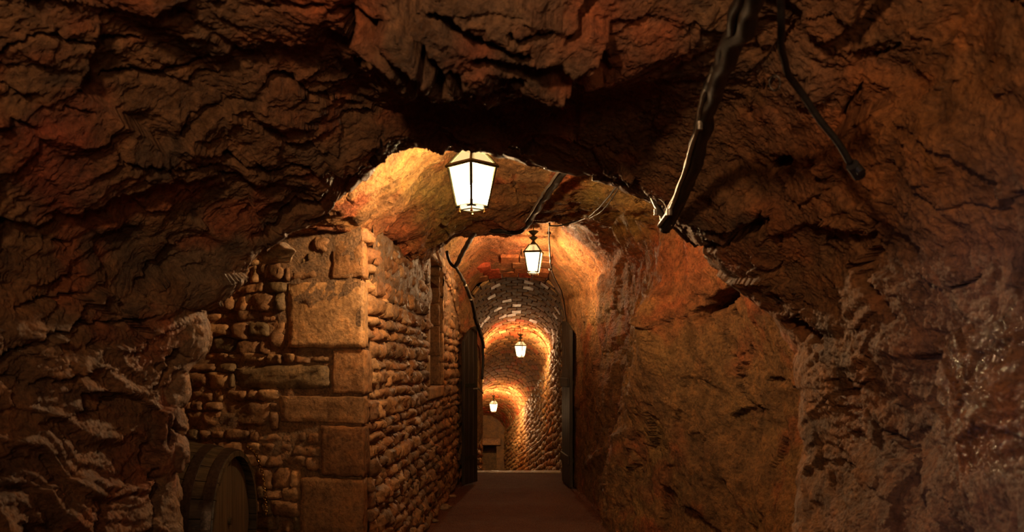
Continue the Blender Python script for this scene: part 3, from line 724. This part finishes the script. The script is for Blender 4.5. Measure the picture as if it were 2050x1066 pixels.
while Y < 36:
    ly = br.uniform(0.34, 0.46); n = 13; sh_ = (ring % 2)*0.5/n
    for k in range(-1, n):
        a0 = max(0, (k/n)+sh_); a1 = min(1, ((k+1)/n)+sh_)
        if a1-a0 < 0.012: continue
        am = (a0+a1)/2; Yc = Y+ly/2; nn, ta, ty = vnorm(Yc, min(.985, max(.015, am))); wd = (vault(Yc, a1)-vault(Yc, a0)).length
        nn = ta.cross(ty).normalized()*(1 if ta.cross(ty).dot(nn) > 0 else -1); tyo = nn.cross(ta).normalized()
        c = vault(Yc, am)+nn*br.uniform(-.004, .008)-nn*0.02
        S = (wd-0.012, ly-0.035, 0.05); redz = 18.6 < Yc < 21.5 or Yc > 27
        me = br.choice(redm if (redz and br.random() < 0.55) else templ)
        tilt = Matrix.Rotation(br.uniform(-.025, .025), 3, 'X')@Matrix.Rotation(br.uniform(-.05, .05), 3, 'Y')
        R_ = Matrix((ta, tyo, nn)).transposed()@tilt
        M4 = (R_@Matrix.Diagonal(S)).to_4x4(); M4.translation = c
        if cnt < 290:
            o = bpy.data.objects.new('brick', me); C.objects.link(o); o.parent = vo; o.matrix_world = M4; cnt += 1
        else:
            V = np.array([(M4@v.co)[:] for v in me.vertices]); JV.append(V); cc = me.color_attributes['Col'].data[0].color[:3]
            JC.append(np.tile(cc, (len(V), 1)))
            for p_ in me.polygons:
                vs = list(p_.vertices); 
                for t_ in range(1, len(vs)-1): JF.append((vs[0]+joff, vs[t_]+joff, vs[t_+1]+joff))
            joff += len(V)
    Y += ly; ring += 1
o = mesh_np('brickwork', np.concatenate(JV), np.array(JF), M_BRICK, vo, np.concatenate(JC), smooth=False); o['kind'] = 'stuff'
# tunnel walls
def tunnel_wall(name, T, sgn, label, limit, seed):
    bm = bmesh.new(); prev = None
    for Y in np.arange(12.72, 36.6, 0.5):
        x = ti(Y, T)-sgn*0.022*-1
        c = (bm.verts.new((x, Y, ti(Y, FZ)-0.3)), bm.verts.new((x, Y, ti(Y, CR)-SPR+0.05)), bm.verts.new((x+sgn*0.25, Y, ti(Y, CR)-SPR+0.05)), bm.verts.new((x+sgn*0.25, Y, ti(Y, FZ)-0.3)))
        if prev:
            for i in range(4): bm.faces.new((prev[i], prev[(i+1) % 4], c[(i+1) % 4], c[i]))
        prev = c
    w = bm_obj(name, bm, M_MORTAR); tag(w, label, None, None, 'structure')
    a = w.data.color_attributes.new('Col', 'FLOAT_COLOR', 'POINT'); a.data.foreach_set('color', [v for _ in w.data.vertices for v in (.20, .12, .055, 1)])
    r = random.Random(seed); rects = []
    # courses follow the slope of the stair: height fraction of the wall
    Y = 12.74
    for row in range(18):
        Y = 12.74+r.uniform(-.1, 0)
        while Y < 36.2:
            L_ = r.uniform(0.20, 0.42); rects.append((max(12.74, Y), Y+L_-.016, row, 0)); Y += L_
    items = []
    for (a, b, row, _) in rects:
        Yc = (a+b)/2; zt = ti(Yc, CR)-SPR; zb = ti(Yc, FZ); hh = (zt-zb)/18; zc = zb+hh*(row+0.5)+r.uniform(-.02, .02); Yc += 0
        vis = 1.0 if zc > CAMZ-Yc*0.122 else 0.02
        items.append((vis*(b-a)*hh/Yc**3, a, b, zc, hh, Yc))
    items.sort(key=lambda t: -t[0]); BV, BF, BCc, off = [], [], [], 0
    for i, (s, a, b, zc, hh, Yc) in enumerate(items):
        near = i < limit
        al = Vector((ti(b, T)-ti(a, T), b-a, (ti(b, CR)-ti(a, CR)+ti(b, FZ)-ti(a, FZ))/2)).normalized()
        ou = Vector((-al.y*sgn, al.x*sgn, 0)).normalized(); 
        if ou.x*sgn > 0: ou = -ou
        up = al.cross(ou); up = up if up.z > 0 else -up; up.normalize()
        V, q = stone_geo(b-a, hh-.014, 0.06, r.randrange(10**6), 6 if near else 4, 5 if near else 4, 0.035, 0.035)
        col = np.array(((.44, .27, .10), (.36, .22, .09), (.48, .31, .13), (.32, .19, .08), (.40, .21, .08))[r.randrange(5)])*r.uniform(.8, 1.15)
        Mx = np.array([[al.x, ou.x, up.x], [al.y, ou.y, up.y], [al.z, ou.z, up.z]]); o_ = Vector((ti(Yc, T), Yc, zc))
        if near:
            ob = mesh_np('stone', V, q, M_STONE, w, np.clip(col, 0, 1)); m4 = Matrix(Mx.tolist()).to_4x4(); m4.translation = o_; ob.matrix_world = m4
        else:
            BV.append(V@Mx.T+np.array(o_)); BF.append(q+off); BCc.append(np.tile(col, (len(V), 1))); off += len(V)
    ob = mesh_np('stone_rubble', np.concatenate(BV), np.concatenate(BF), M_STONE, w, np.concatenate(BCc)); ob['kind'] = 'stuff'
    return w
tunnel_wall('wall_stair_right', XR, 1, 'yellowish rubble stone wall on the right of the descending stair', 285, 8)
tunnel_wall('wall_stair_left', XL, -1, 'rubble stone wall on the left of the descending stair', 20, 9)
# stair treads going down (hidden below the floor edge from here)
bm = bmesh.new(); Y = 13.7; z = 0.0
while Y < 36:
    Y2 = Y+0.8; zz = ti(Y2, FZ)-0.02; box_bm(bm, ti(Y, XL)-.3, ti(Y, XR)+.3, Y, Y2, zz-0.4, zz); Y = Y2
so = bm_obj('floor_stair', bm, M_FLOOR); tag(so, 'steps descending beyond the threshold', None, None, 'structure')
bm = bmesh.new(); box_bm(bm, -0.60, 0.74, 13.52, 13.78, -0.12, 0.012, 0.006); so = bm_obj('threshold_stone', bm, M_STONE)
a = so.data.color_attributes.new('Col', 'FLOAT_COLOR', 'POINT'); a.data.foreach_set('color', [v for _ in so.data.vertices for v in (.42, .28, .15, 1)])
tag(so, 'worn pale stone edge across the floor where the stair goes down', 'threshold')
# end wall with lintel and a dark opening
def col_bm_obj(name, bm, col, parent=None):
    o = bm_obj(name, bm, M_STONE, parent); a = o.data.color_attributes.new('Col', 'FLOAT_COLOR', 'POINT'); a.data.foreach_set('color', [v for _ in o.data.vertices for v in (*col, 1)]); return o
ye = 33.5; xo0, xo1 = (955-CX)/F*ye, (994-CX)/F*ye; zo0, zo1 = -3.5, CAMZ-(891-HY)/F*ye
bm = bmesh.new(); box_bm(bm, -2.6, xo0, ye, ye+.3, -4, .8); box_bm(bm, xo1, 0.5, ye, ye+.3, -4, .8); box_bm(bm, xo0, xo1, ye, ye+.3, zo1, .8); box_bm(bm, -2.6, 0.5, ye+1.2, ye+1.4, -4, .8)
ew = col_bm_obj('wall_end', bm, (.30, .17, .07)); tag(ew, 'stone wall closing the bottom of the stair around a dark opening', None, None, 'structure')
bm = bmesh.new(); box_bm(bm, xo0-.2, xo1+.16, ye-.22, ye, zo1, zo1+.26, .02); col_bm_obj('lintel', bm, (.48, .26, .12), ew)

# ------------------------------------------------------------------ red brick facing above the doorway (lit by the second lantern)
bz = random.Random(31)
tb = bpy.data.objects['ceiling_inner']
for r_ in range(5):
    Yr = 12.52-r_*0.24; zr = float(np.interp(Yr, [10.7, 12.0, 12.7], [3.29, 2.985, 2.885]))+0.042
    x = -0.52+r_*0.02+(r_ % 2)*0.1
    while x < 0.46-r_*0.03:
        w = bz.uniform(0.18, 0.28); 
        xm = x+w/2; zz = zr-0.34*max(0, abs(xm)-.12)**1.4-0.04
        if bz.random() < 0.85-0.12*r_:
            bm = bmesh.new(); box_bm(bm, -w/2+.008, w/2-.006, -.115, .115, -.035, .035, .008)
            me_c = bz.choice([(.46, .10, .05), (.40, .14, .06), (.36, .17, .08), (.34, .15, .07)])
            o = bm_obj('brick', bm, M_BRICK, tb); a = o.data.color_attributes.new('Col', 'FLOAT_COLOR', 'POINT'); a.data.foreach_set('color', [v for _ in o.data.vertices for v in (*me_c, 1)])
            ry = math.atan(0.45*max(0, abs(xm)-.1))*(1 if xm > 0 else -1)
            o.matrix_world = Matrix.Translation((xm, Yr, zz))@Matrix.Rotation(ry, 4, 'Y')@Matrix.Rotation(-0.2, 4, 'X')
        x += w

# ------------------------------------------------------------------ wooden door leaves
def door_leaf(name, p0, p1, z0, z1, nb, label, cut, brace=True):
    d = Vector((p1[0]-p0[0], p1[1]-p0[1], 0)); L_ = d.length; rz = math.atan2(d.y, d.x); root = empty(name, (p0[0], p0[1], z0), rz)
    tag(root, label, 'door', 'wooden door leaves of the passage'); h = z1-z0
    for i in range(nb):
        a, b = L_*i/nb, L_*(i+1)/nb; ha, hb = h-cut(a/L_), h-cut(b/L_)
        bm = bmesh.new(); box_bm(bm, a+.003, b-.003, -.022, .022, 0, h)
        for v in bm.verts:
            if v.co.z > h/2: v.co.z = ha if v.co.x < (a+b)/2 else hb
        bmesh.ops.bevel(bm, geom=list(bm.edges), offset=.004, segments=1, affect='EDGES'); bm_obj('plank', bm, M_DOOR, root)
    for zc in (0.35, h*0.62):
        bm = bmesh.new(); box_bm(bm, 0.02, L_-.02, .022, .05, zc-.06, zc+.06, .005); bm_obj('ledge', bm, M_DOOR, root)
        bm = bmesh.new(); box_bm(bm, 0.0, L_*0.8, -.030, -.022, zc-.025, zc+.025, .002); bm_obj('strap_hinge', bm, M_IRON, root)
    return root
dl = door_leaf('door_leaf', (-0.655, 12.02), (-0.495, 12.40), 0.02, CAMZ-(652-HY)/F*12.2, 3, 'dark wooden door leaf folded back at the end of the stone wall', lambda t: 0.22*(1-t)**2)
bm = bmesh.new(); tube_bm(bm, [(0.26, -.03, 1.28), (0.26, -.10, 1.285), (0.34, -.12, 1.24), (.42, -.10, 1.22)], 0.012, 8); bm_obj('door_latch', bm, M_CONDUIT, dl)
door_leaf('door_leaf', (0.775, 11.75), (0.715, 12.5), 0.02, CAMZ-(640-HY)/F*12.0, 4, 'dark wooden door leaf folded back against the rock wall, seen almost edge-on', lambda t: 0.15*(1-t)**2)

# ------------------------------------------------------------------ lanterns
def make_lantern():
    root = empty('hanging_lantern', (0, 0, 0)); s2 = 1.0
    # dimensions: corner radius (half diagonal)
    RT, RB, RR, HG, HR = 0.139, 0.087, 0.156, 0.232, 0.095
    RC = 0.062
    cs = [Vector((math.cos(k*math.pi/2-math.pi/2), math.sin(k*math.pi/2-math.pi/2), 0)) for k in range(4)]
    def pt(k, r, z): return cs[k % 4]*r+Vector((0, 0, z))
    for k in range(4):
        bm = bmesh.new()
        A_, B_ = [pt(k, RB-.004, 0.008), pt(k+1, RB-.004, .008), pt(k+1, RT-.004, HG-.006), pt(k, RT-.004, HG-.006)], None
        n = (A_[1]-A_[0]).cross(A_[3]-A_[0]).normalized()*0.003
        vs = [bm.verts.new(p) for p in A_]+[bm.verts.new(p-n) for p in A_]
        for f in ((0, 1, 2, 3), (7, 6, 5, 4), (0, 4, 5, 1), (1, 5, 6, 2), (2, 6, 7, 3), (3, 7, 4, 0)): bm.faces.new([vs[i] for i in f])
        bm_obj('glass_pane', bm, M_GLASS, root)
        bm = bmesh.new(); A_ = [pt(k, RT-.008, HG+.012), pt(k+1, RT-.008, HG+.012), pt(k+1, RC, HG+HR), pt(k, RC, HG+HR)]
        n = (A_[1]-A_[0]).cross(A_[3]-A_[0]).normalized()*0.003
        vs = [bm.verts.new(p) for p in A_]+[bm.verts.new(p-n) for p in A_]
        for f in ((0, 1, 2, 3), (7, 6, 5, 4), (0, 4, 5, 1), (1, 5, 6, 2), (2, 6, 7, 3), (3, 7, 4, 0)): bm.faces.new([vs[i] for i in f])
        bm_obj('roof_pane', bm, M_ROOFGLASS, root)
        bm = bmesh.new(); tube_bm(bm, [pt(k, RB, 0), pt(k, RT, HG)], 0.0085, 6); bm_obj('corner_bar', bm, M_IRON, root)
        bm = bmesh.new(); tube_bm(bm, [pt(k, RT, HG+.01), pt(k, RC, HG+HR)], 0.0075, 6); bm_obj('roof_bar', bm, M_IRON, root)
        bm = bmesh.new(); lathe_bm(bm, [(0.001, -.041), (.006, -.039), (.0085, -.033), (.006, -.027), (.004, -.022), (.004, 0.0)], 10, at=tuple(cs[k]*(RB-.014))); bm_obj('foot_knob', bm, M_CHAIN, root)
    def ring(r, z, w, h, name):
        bm = bmesh.new()
        prof = [(r, z-h/2), (r+w*.7, z-h/2), (r+w, z), (r+w*.5, z+h/2), (r-w*.2, z+h/2)]
        rg = [[bm.verts.new(cs[k]*a+Vector((0, 0, b))) for a, b in prof] for k in range(4)]
        for k in range(4):
            A_, B_ = rg[k], rg[(k+1) % 4]; m = len(prof)
            for i in range(m): bm.faces.new((A_[i], A_[(i+1) % m], B_[(i+1) % m], B_[i]))
        bm_obj(name, bm, M_IRON, root)
    ring(RT-.002, HG+.004, .022, .024, 'eave_rim'); ring(RB-.006, 0, .016, .016, 'bottom_rim'); ring(RC-.004, HG+HR, .012, .010, 'crown_rim')
    # bottom pan: open square with small bar
    bm = bmesh.new(); tube_bm(bm, [cs[k]*(RB-.02)+Vector((0, 0, -.02)) for k in range(4)], .0035, 6, closed=True); bm_obj('bottom_frame', bm, M_IRON, root)
    z0 = HG+HR
    bm = bmesh.new(); lathe_bm(bm, [(RC*.82, z0+.004), (.036, z0+.016), (.020, z0+.036), (.015, z0+.052), (.030, z0+.062), (.051, z0+.082), (.053, z0+.088), (.026, z0+.100), (.015, z0+.112),
                       (.026, z0+.124), (.050, z0+.144), (.061, z0+.156), (.063, z0+.163), (.045, z0+.17), (.012, z0+.176)], 20); bm_obj('finial', bm, M_IRON, root, True)
    bm = bmesh.new(); tube_bm(bm, [(0, 0, z0+.17), (0, 0, z0+.46)], .006, 8); bm_obj('hanging_rod', bm, M_IRON, root)
    bm = bmesh.new(); lathe_bm(bm, [(.02, -.016), (RB-.026, -.014), (RB-.012, -.004), (RB-.014, .002), (.02, -.006)], 20); bm_obj('bottom_pane', bm, M_BOTTOM, root, True)
    # socket and bulb
    bm = bmesh.new(); lathe_bm(bm, [(.018, HG+.01), (.018, HG-.07), (.014, HG-.10)][::-1]+[(.012, HG+.08)], 14); bm_obj('socket', bm, M_IRON, root)
    bm = bmesh.new(); bmesh.ops.create_uvsphere(bm, u_segments=16, v_segments=10, radius=.034)
    for v in bm.verts: v.co.z = v.co.z*1.2+HG-.145
    bb = bm_obj('bulb', bm, None or M_GLASS, root, True); return root, bb
lan, bulb0 = make_lantern()
def bulb_mat(name, s, col=(1.0, 0.60, 0.28)):
    return emis(name, col, s)
spots = [(945, 0, 5.2, CAMZ+(HY-414)/F*5.2, 0.0, 4200, 'big lit lantern of dark metal and white glass, hanging under the first rock arch'),
         (1068, 0, 10.8, CAMZ+(HY-545)/F*10.8, 0.62, 2400, 'lit glass lantern hanging before the doorway, with its dark finial in view'),
         (1042, 0, 20.0, CAMZ+(HY-714)/F*20.0, 0.3, 4200, 'lit lantern hanging from the brick vault, upper of the two beyond the doorway'),
         (988, 0, 28.0, CAMZ+(HY-824)/F*28.0, 0.4, 6500, 'farthest and smallest lit lantern, low in the stair vault beside the dark leaf')]
for i, (px, _, Y, z, rz, s, lb) in enumerate(spots):
    o = lan if i == 0 else copy_tree(lan)
    o.location = ((px-CX)/F*Y, Y, z); o.rotation_euler = (0, 0, rz); tag(o, lb, 'lantern', 'wrought lanterns along the passage')
    for ch in o.children:
        if ch.name.startswith('bulb'):
            ch.data = ch.data.copy(); ch.data.materials.clear(); ch.data.materials.append(bulb_mat('lamp_filament_glow', s*LANTERN_POWER))

# ------------------------------------------------------------------ barrel (lying, head to the right)
def make_barrel():
    Rm, Rh, Lb = 0.475, 0.41, 0.95; hx, hy, hz = -1.53, 5.0, 0.72
    root = empty('wooden_barrel', (hx, hy, hz-Rm)); tag(root, 'old dark wooden barrel lying on its side before the stone pillar', 'barrel')
    def rad(t): return Rh+(Rm-Rh)*math.sin(math.pi*t)
    N = 26; zc = Rm
    for k in range(N):
        a0, a1 = 2*math.pi*k/N+.006, 2*math.pi*(k+1)/N-.006; bm = bmesh.new(); rows = []
        for i in range(11):
            t = i/10; r = rad(t); x = -t*Lb; row = []
            for rr in (r, r-.028):
                for a in (a0, (a0+a1)/2, a1): row.append(bm.verts.new((x, rr*math.cos(a), zc+rr*math.sin(a))))
            rows.append(row)
        for A_, B_ in zip(rows, rows[1:]):
            for i, j in ((0, 1), (1, 2), (2, 5), (5, 4), (4, 3), (3, 0)): bm.faces.new((A_[i], A_[j], B_[j], B_[i]))
        for R_ in (rows[0], rows[-1]): bm.faces.new((R_[0], R_[1], R_[4], R_[3])); bm.faces.new((R_[1], R_[2], R_[5], R_[4]))
        bm_obj('stave', bm, M_BARREL, root)
    for t0 in (0.035, 0.15, 0.31, .69, .85, .965):
        bm = bmesh.new(); n = 56; prof = []
        w = .05/Lb; P4 = [(t0-w/2, .0), (t0-w/2, .007), (t0+w/2, .007), (t0+w/2, .0)]
        rg = [[bm.verts.new((-t*Lb, (rad(min(1, max(0, t)))+e)*math.cos(2*math.pi*k/n), zc+(rad(min(1, max(0, t)))+e)*math.sin(2*math.pi*k/n))) for t, e in P4] for k in range(n)]
        for k in range(n):
            A_, B_ = rg[k], rg[(k+1) % n]
            for i in range(4): bm.faces.new((A_[i], A_[(i+1) % 4], B_[(i+1) % 4], B_[i]))
        bm_obj('hoop', bm, M_HOOP, root, False)
    nb = 7; Ri = Rh-.03
    for end in (0, 1):
        for k in range(nb):      # head boards, upright
            y0, y1 = -Ri+2*Ri*k/nb+.002, -Ri+2*Ri*(k+1)/nb-.002; bm = bmesh.new(); m = 5; top, bot = [], []
            for xx in (-.045, -.07):
                ys = [y0+(y1-y0)*i/m for i in range(m+1)]
                pts = [(y, math.sqrt(max(0, Ri*Ri-y*y))) for y in ys]+[(y, -math.sqrt(max(0, Ri*Ri-y*y))) for y in reversed(ys)]
                x = xx if end == 0 else -Lb-xx
                lst = [bm.verts.new((x, y, zc+z)) for y, z in pts]; (top if xx == -.045 else bot).extend(lst)
            bm.faces.new(top); bm.faces.new(bot[::-1]); n = len(top)
            for i in range(n): bm.faces.new((top[i], top[(i+1) % n], bot[(i+1) % n], bot[i]))
            bm_obj('head_board', bm, M_HEAD, root)
    bm = bmesh.new(); box_bm(bm, -.045, -.015, -.30, .30, zc-.22, zc-.14, .008); bm_obj('head_bar', bm, M_HEAD, root)
    bm = bmesh.new(); tube_bm(bm, [(-.05, 0, zc+.02), (-.03, 0, zc+.02)], .02, 10); bm_obj('bung', bm, M_BARREL, root)
    return root
make_barrel()
# cradle beams below the barrel
ck = empty('barrel_cradle', (-1.9, 5, 0)); tag(ck, 'dark timber cradle under the wooden barrel', 'cradle')
for x in (0.18, -0.42):
    bm = bmesh.new(); box_bm(bm, x-.06, x+.06, -.42, .42, 0, 0.2, .01)
    bm_obj('beam', bm, M_BARREL, ck)
    for s in (-1, 1):
        bm = bmesh.new(); box_bm(bm, x-.06, x+.06, s*.42-.12, s*.42+.02 if s > 0 else s*.42+.12, .2, .33, .01); bm_obj('chock', bm, M_BARREL, ck)
# glinting chain over the far edge of the barrel head
ch = empty('hanging_chain', (-1.5, 5.40, 0.9)); tag(ch, 'short glinting brass chain hanging down the far edge of the barrel head', 'chain')
cpts = smooth_path([(-1.53, 5.20, 1.135), (-1.512, 5.30, 1.085), (-1.505, 5.40, 0.98), (-1.50, 5.44, .88), (-1.495, 5.45, .78), (-1.49, 5.45, .70)], 6)
for i, (a, b) in enumerate(zip(cpts, cpts[1:])):
    mid = (a+b)/2; t = (b-a).normalized(); s = t.cross(Vector((1, 0.3, 0)) if i % 2 else Vector((0, 1, .2))).normalized(); bm = bmesh.new()
    l = (b-a).length*0.72; pts = [mid+t*l*math.cos(k*math.pi/5)+s*0.009*math.sin(k*math.pi/5) for k in range(10)]
    tube_bm(bm, pts, .0035, 5, closed=True); o = bm_obj('link', bm, M_CHAIN, None); o.parent = ch; o.matrix_parent_inverse = ch.matrix_world.inverted() if False else Matrix.Translation((1.5, -5.40, -0.9))

# ------------------------------------------------------------------ cables
def cable(name, label, strands, cat='cable', clips=()):
    """strands: (path px list with depth, radius, offset, material, part name)"""
    p0 = P(*strands[0][0][0]); root = empty(name, p0); tag(root, label, cat)
    for path, rad, off, mat, pn in strands:
        pts = smooth_path([P(*p)+Vector(off) for p in path], 7)
        wob = [p+Vector((gnoise(np.array([[p.x*9, p.y*9, p.z*9+rad*900]]))[0], 0, gnoise(np.array([[p.z*9+4, p.y*9, p.x*9]]))[0]))*rad*0.7 for p in pts]
        bm = bmesh.new(); tube_bm(bm, [p-p0 for p in wob], rad, 10); bm_obj(pn, bm, mat, root, True)
    for (px, py, Y, r) in clips:
        p = P(px, py, Y)-p0; bm = bmesh.new(); tube_bm(bm, [p+Vector((0, 0, -.012)), p+Vector((0, 0, .012))], r, 12); bm_obj('clip', bm, M_CONDUIT, root)
    return root
MA = [(1530, -110, 1.55), (1495, 0, 1.75), (1470, 70, 1.95), (1440, 145, 2.2), (1414, 210, 2.5), (1404, 265, 2.7), (1388, 320, 2.9), (1372, 370, 3.12), (1350, 420, 3.32), (1328, 456, 3.45)]
MB = [(1330, 460, 3.45), (1320, 430, 3.55), (1308, 402, 3.66), (1296, 380, 3.8), (1285, 350, 4.0)]
cable('cable_bundle', 'thick black cable bundle with grey conduit running down the arch to a V-bend', [
    (MA, .022, (0.008, 0, 0), M_CABLE, 'thick_cable'), (MA, .012, (-.014, -.012, .004), M_CABLE, 'cable_strand'), (MA[3:], .0075, (-.020, -.03, 0), M_CONDUIT, 'conduit'),
    (MA, .014, (.022, .018, .008), M_CABLE, 'cable_strand'), (MB, .009, (0, -.01, 0), M_CONDUIT, 'conduit'), (MB, .007, (.012, .01, .006), M_CABLE, 'cable_strand'),
    ([(1345, 452, 3.4), (1330, 408, 3.5), (1306, 392, 3.6)], .002, (0, 0, 0), M_PALE, 'tie_wire')],
    clips=((1400, 252, 2.6, .010), (1340, 425, 3.28, .011), (1314, 425, 3.54, .010)))
cable('single_cable', 'black cable curving down the right rock wall to a small dark socket', [
    ([(1572, -80, 1.75), (1564, 0, 1.85), (1562, 60, 1.92), (1566, 110, 2.0), (1590, 165, 2.1), (1622, 215, 2.15), (1655, 258, 2.18), (1685, 295, 2.2), (1702, 322, 2.22)], .0085, (0, 0, 0), M_CABLE, 'cable_strand')])
p = P(1706, 330, 2.22); sk = empty('cable_socket', p); tag(sk, 'small dark round socket on the right rock wall where the cable ends', 'socket')
bm = bmesh.new(); tube_bm(bm, [(0.03, .03, -.02), (0, 0, .0)], .016, 12); bm_obj('housing', bm, M_CABLE, sk)
bm = bmesh.new(); tube_bm(bm, [(.012, 0, -.006), (0.02, -.01, -.022)], .011, 12); bm_obj('cap', bm, M_CABLE, sk)
p = P(1551, 166, 2.35); rb = empty('ring_bolt', p); tag(rb, 'small rusty ring bolt in the rock between the two near cables', 'bolt')
bm = bmesh.new(); tube_bm(bm, [(math.cos(k*math.pi/8)*.014, 0, math.sin(k*math.pi/8)*.02) for k in range(16)], .003, 6, closed=True); bm_obj('ring', bm, M_HOOP, rb)
bm = bmesh.new(); tube_bm(bm, [(0, 0, .018), (0.01, .09, .02)], .005, 8); bm_obj('shank', bm, M_HOOP, rb)
cable('ceiling_cable', 'thick cable slanting down the rock ceiling between the two nearest lanterns', [
    ([(1165, 300, 5.6), (1130, 342, 6.1), (1105, 375, 6.6), (1080, 412, 7.2), (1060, 442, 7.9), (1040, 463, 8.25), (1005, 464, 8.3), (965, 460, 8.4), (950, 466, 8.5), (935, 492, 9.4), (913, 534, 10.2)], .026, (0, 0, 0), M_CABLE, 'thick_cable'),
    ([(1160, 305, 5.6), (1126, 345, 6.1), (1100, 378, 6.6), (1076, 415, 7.2), (1056, 445, 7.9), (1040, 458, 8.25)], .010, (-.022, -.02, 0), M_CONDUIT, 'conduit')])
cable('twisted_cable', 'twisted cable running down beside the doorway arch above the left door leaf', [
    ([(895, 505, 10.0), (903, 528, 10.1), (913, 538, 10.2), (928, 565, 10.8), (938, 590, 11.3), (946, 612, 11.7), (951, 640, 12.0), (962, 672, 12.4), (967, 700, 12.55), (965, 760, 12.6)], .018, (0, 0, 0), M_CABLE, 'thick_cable'),
    ([(913, 538, 10.2), (928, 562, 10.8), (940, 590, 11.3), (948, 612, 11.7), (954, 640, 12.0), (964, 670, 12.4), (969, 698, 12.55)], .009, (.01, -.03, 0), M_CONDUIT, 'conduit')],
    clips=((931, 572, 10.9, .026), (942, 600, 11.45, .026)))
cable('thin_cable', 'thin black wire from the arch edge to the ledge, right of the second lantern', [
    ([(1240, 366, 5.4), (1222, 390, 5.8), (1200, 415, 6.4), (1178, 434, 7.4), (1150, 445, 8.1), (1120, 452, 8.25), (1100, 452, 8.3)], .006, (0, 0, 0), M_CABLE, 'cable_strand'),
    ([(1236, 372, 5.4), (1215, 403, 5.8), (1196, 425, 6.4), (1176, 437, 7.4)], .004, (.02, 0, 0), M_CABLE, 'cable_strand')], clips=((1172, 434, 7.4, .02),))
cable('drop_cable', 'thin wire hanging just right of the second lantern down to the doorway', [
    ([(1100, 448, 8.35), (1099, 470, 9.0), (1101, 505, 9.8), (1104, 540, 10.6), (1113, 562, 11.3), (1126, 590, 12.0), (1133, 635, 12.35), (1137, 672, 12.4), (1134, 700, 12.5)], .008, (0, 0, 0), M_CABLE, 'cable_strand')],
    clips=((1099, 467, 9.0, .02), (1102, 540, 10.6, .018)))
cable('handrail_rope', 'thin pale rope sagging along the stone wall of the descending stair', [
    ([(1117, 838, 16.4), (1114, 852, 16.9), (1106, 868, 18.5), (1088, 887, 21.8), (1072, 897, 24.3), (1056, 906, 26.3), (1040, 911, 28.5)], .015, (-.12, 0, 0), M_PALE, 'rope')], cat='rope')
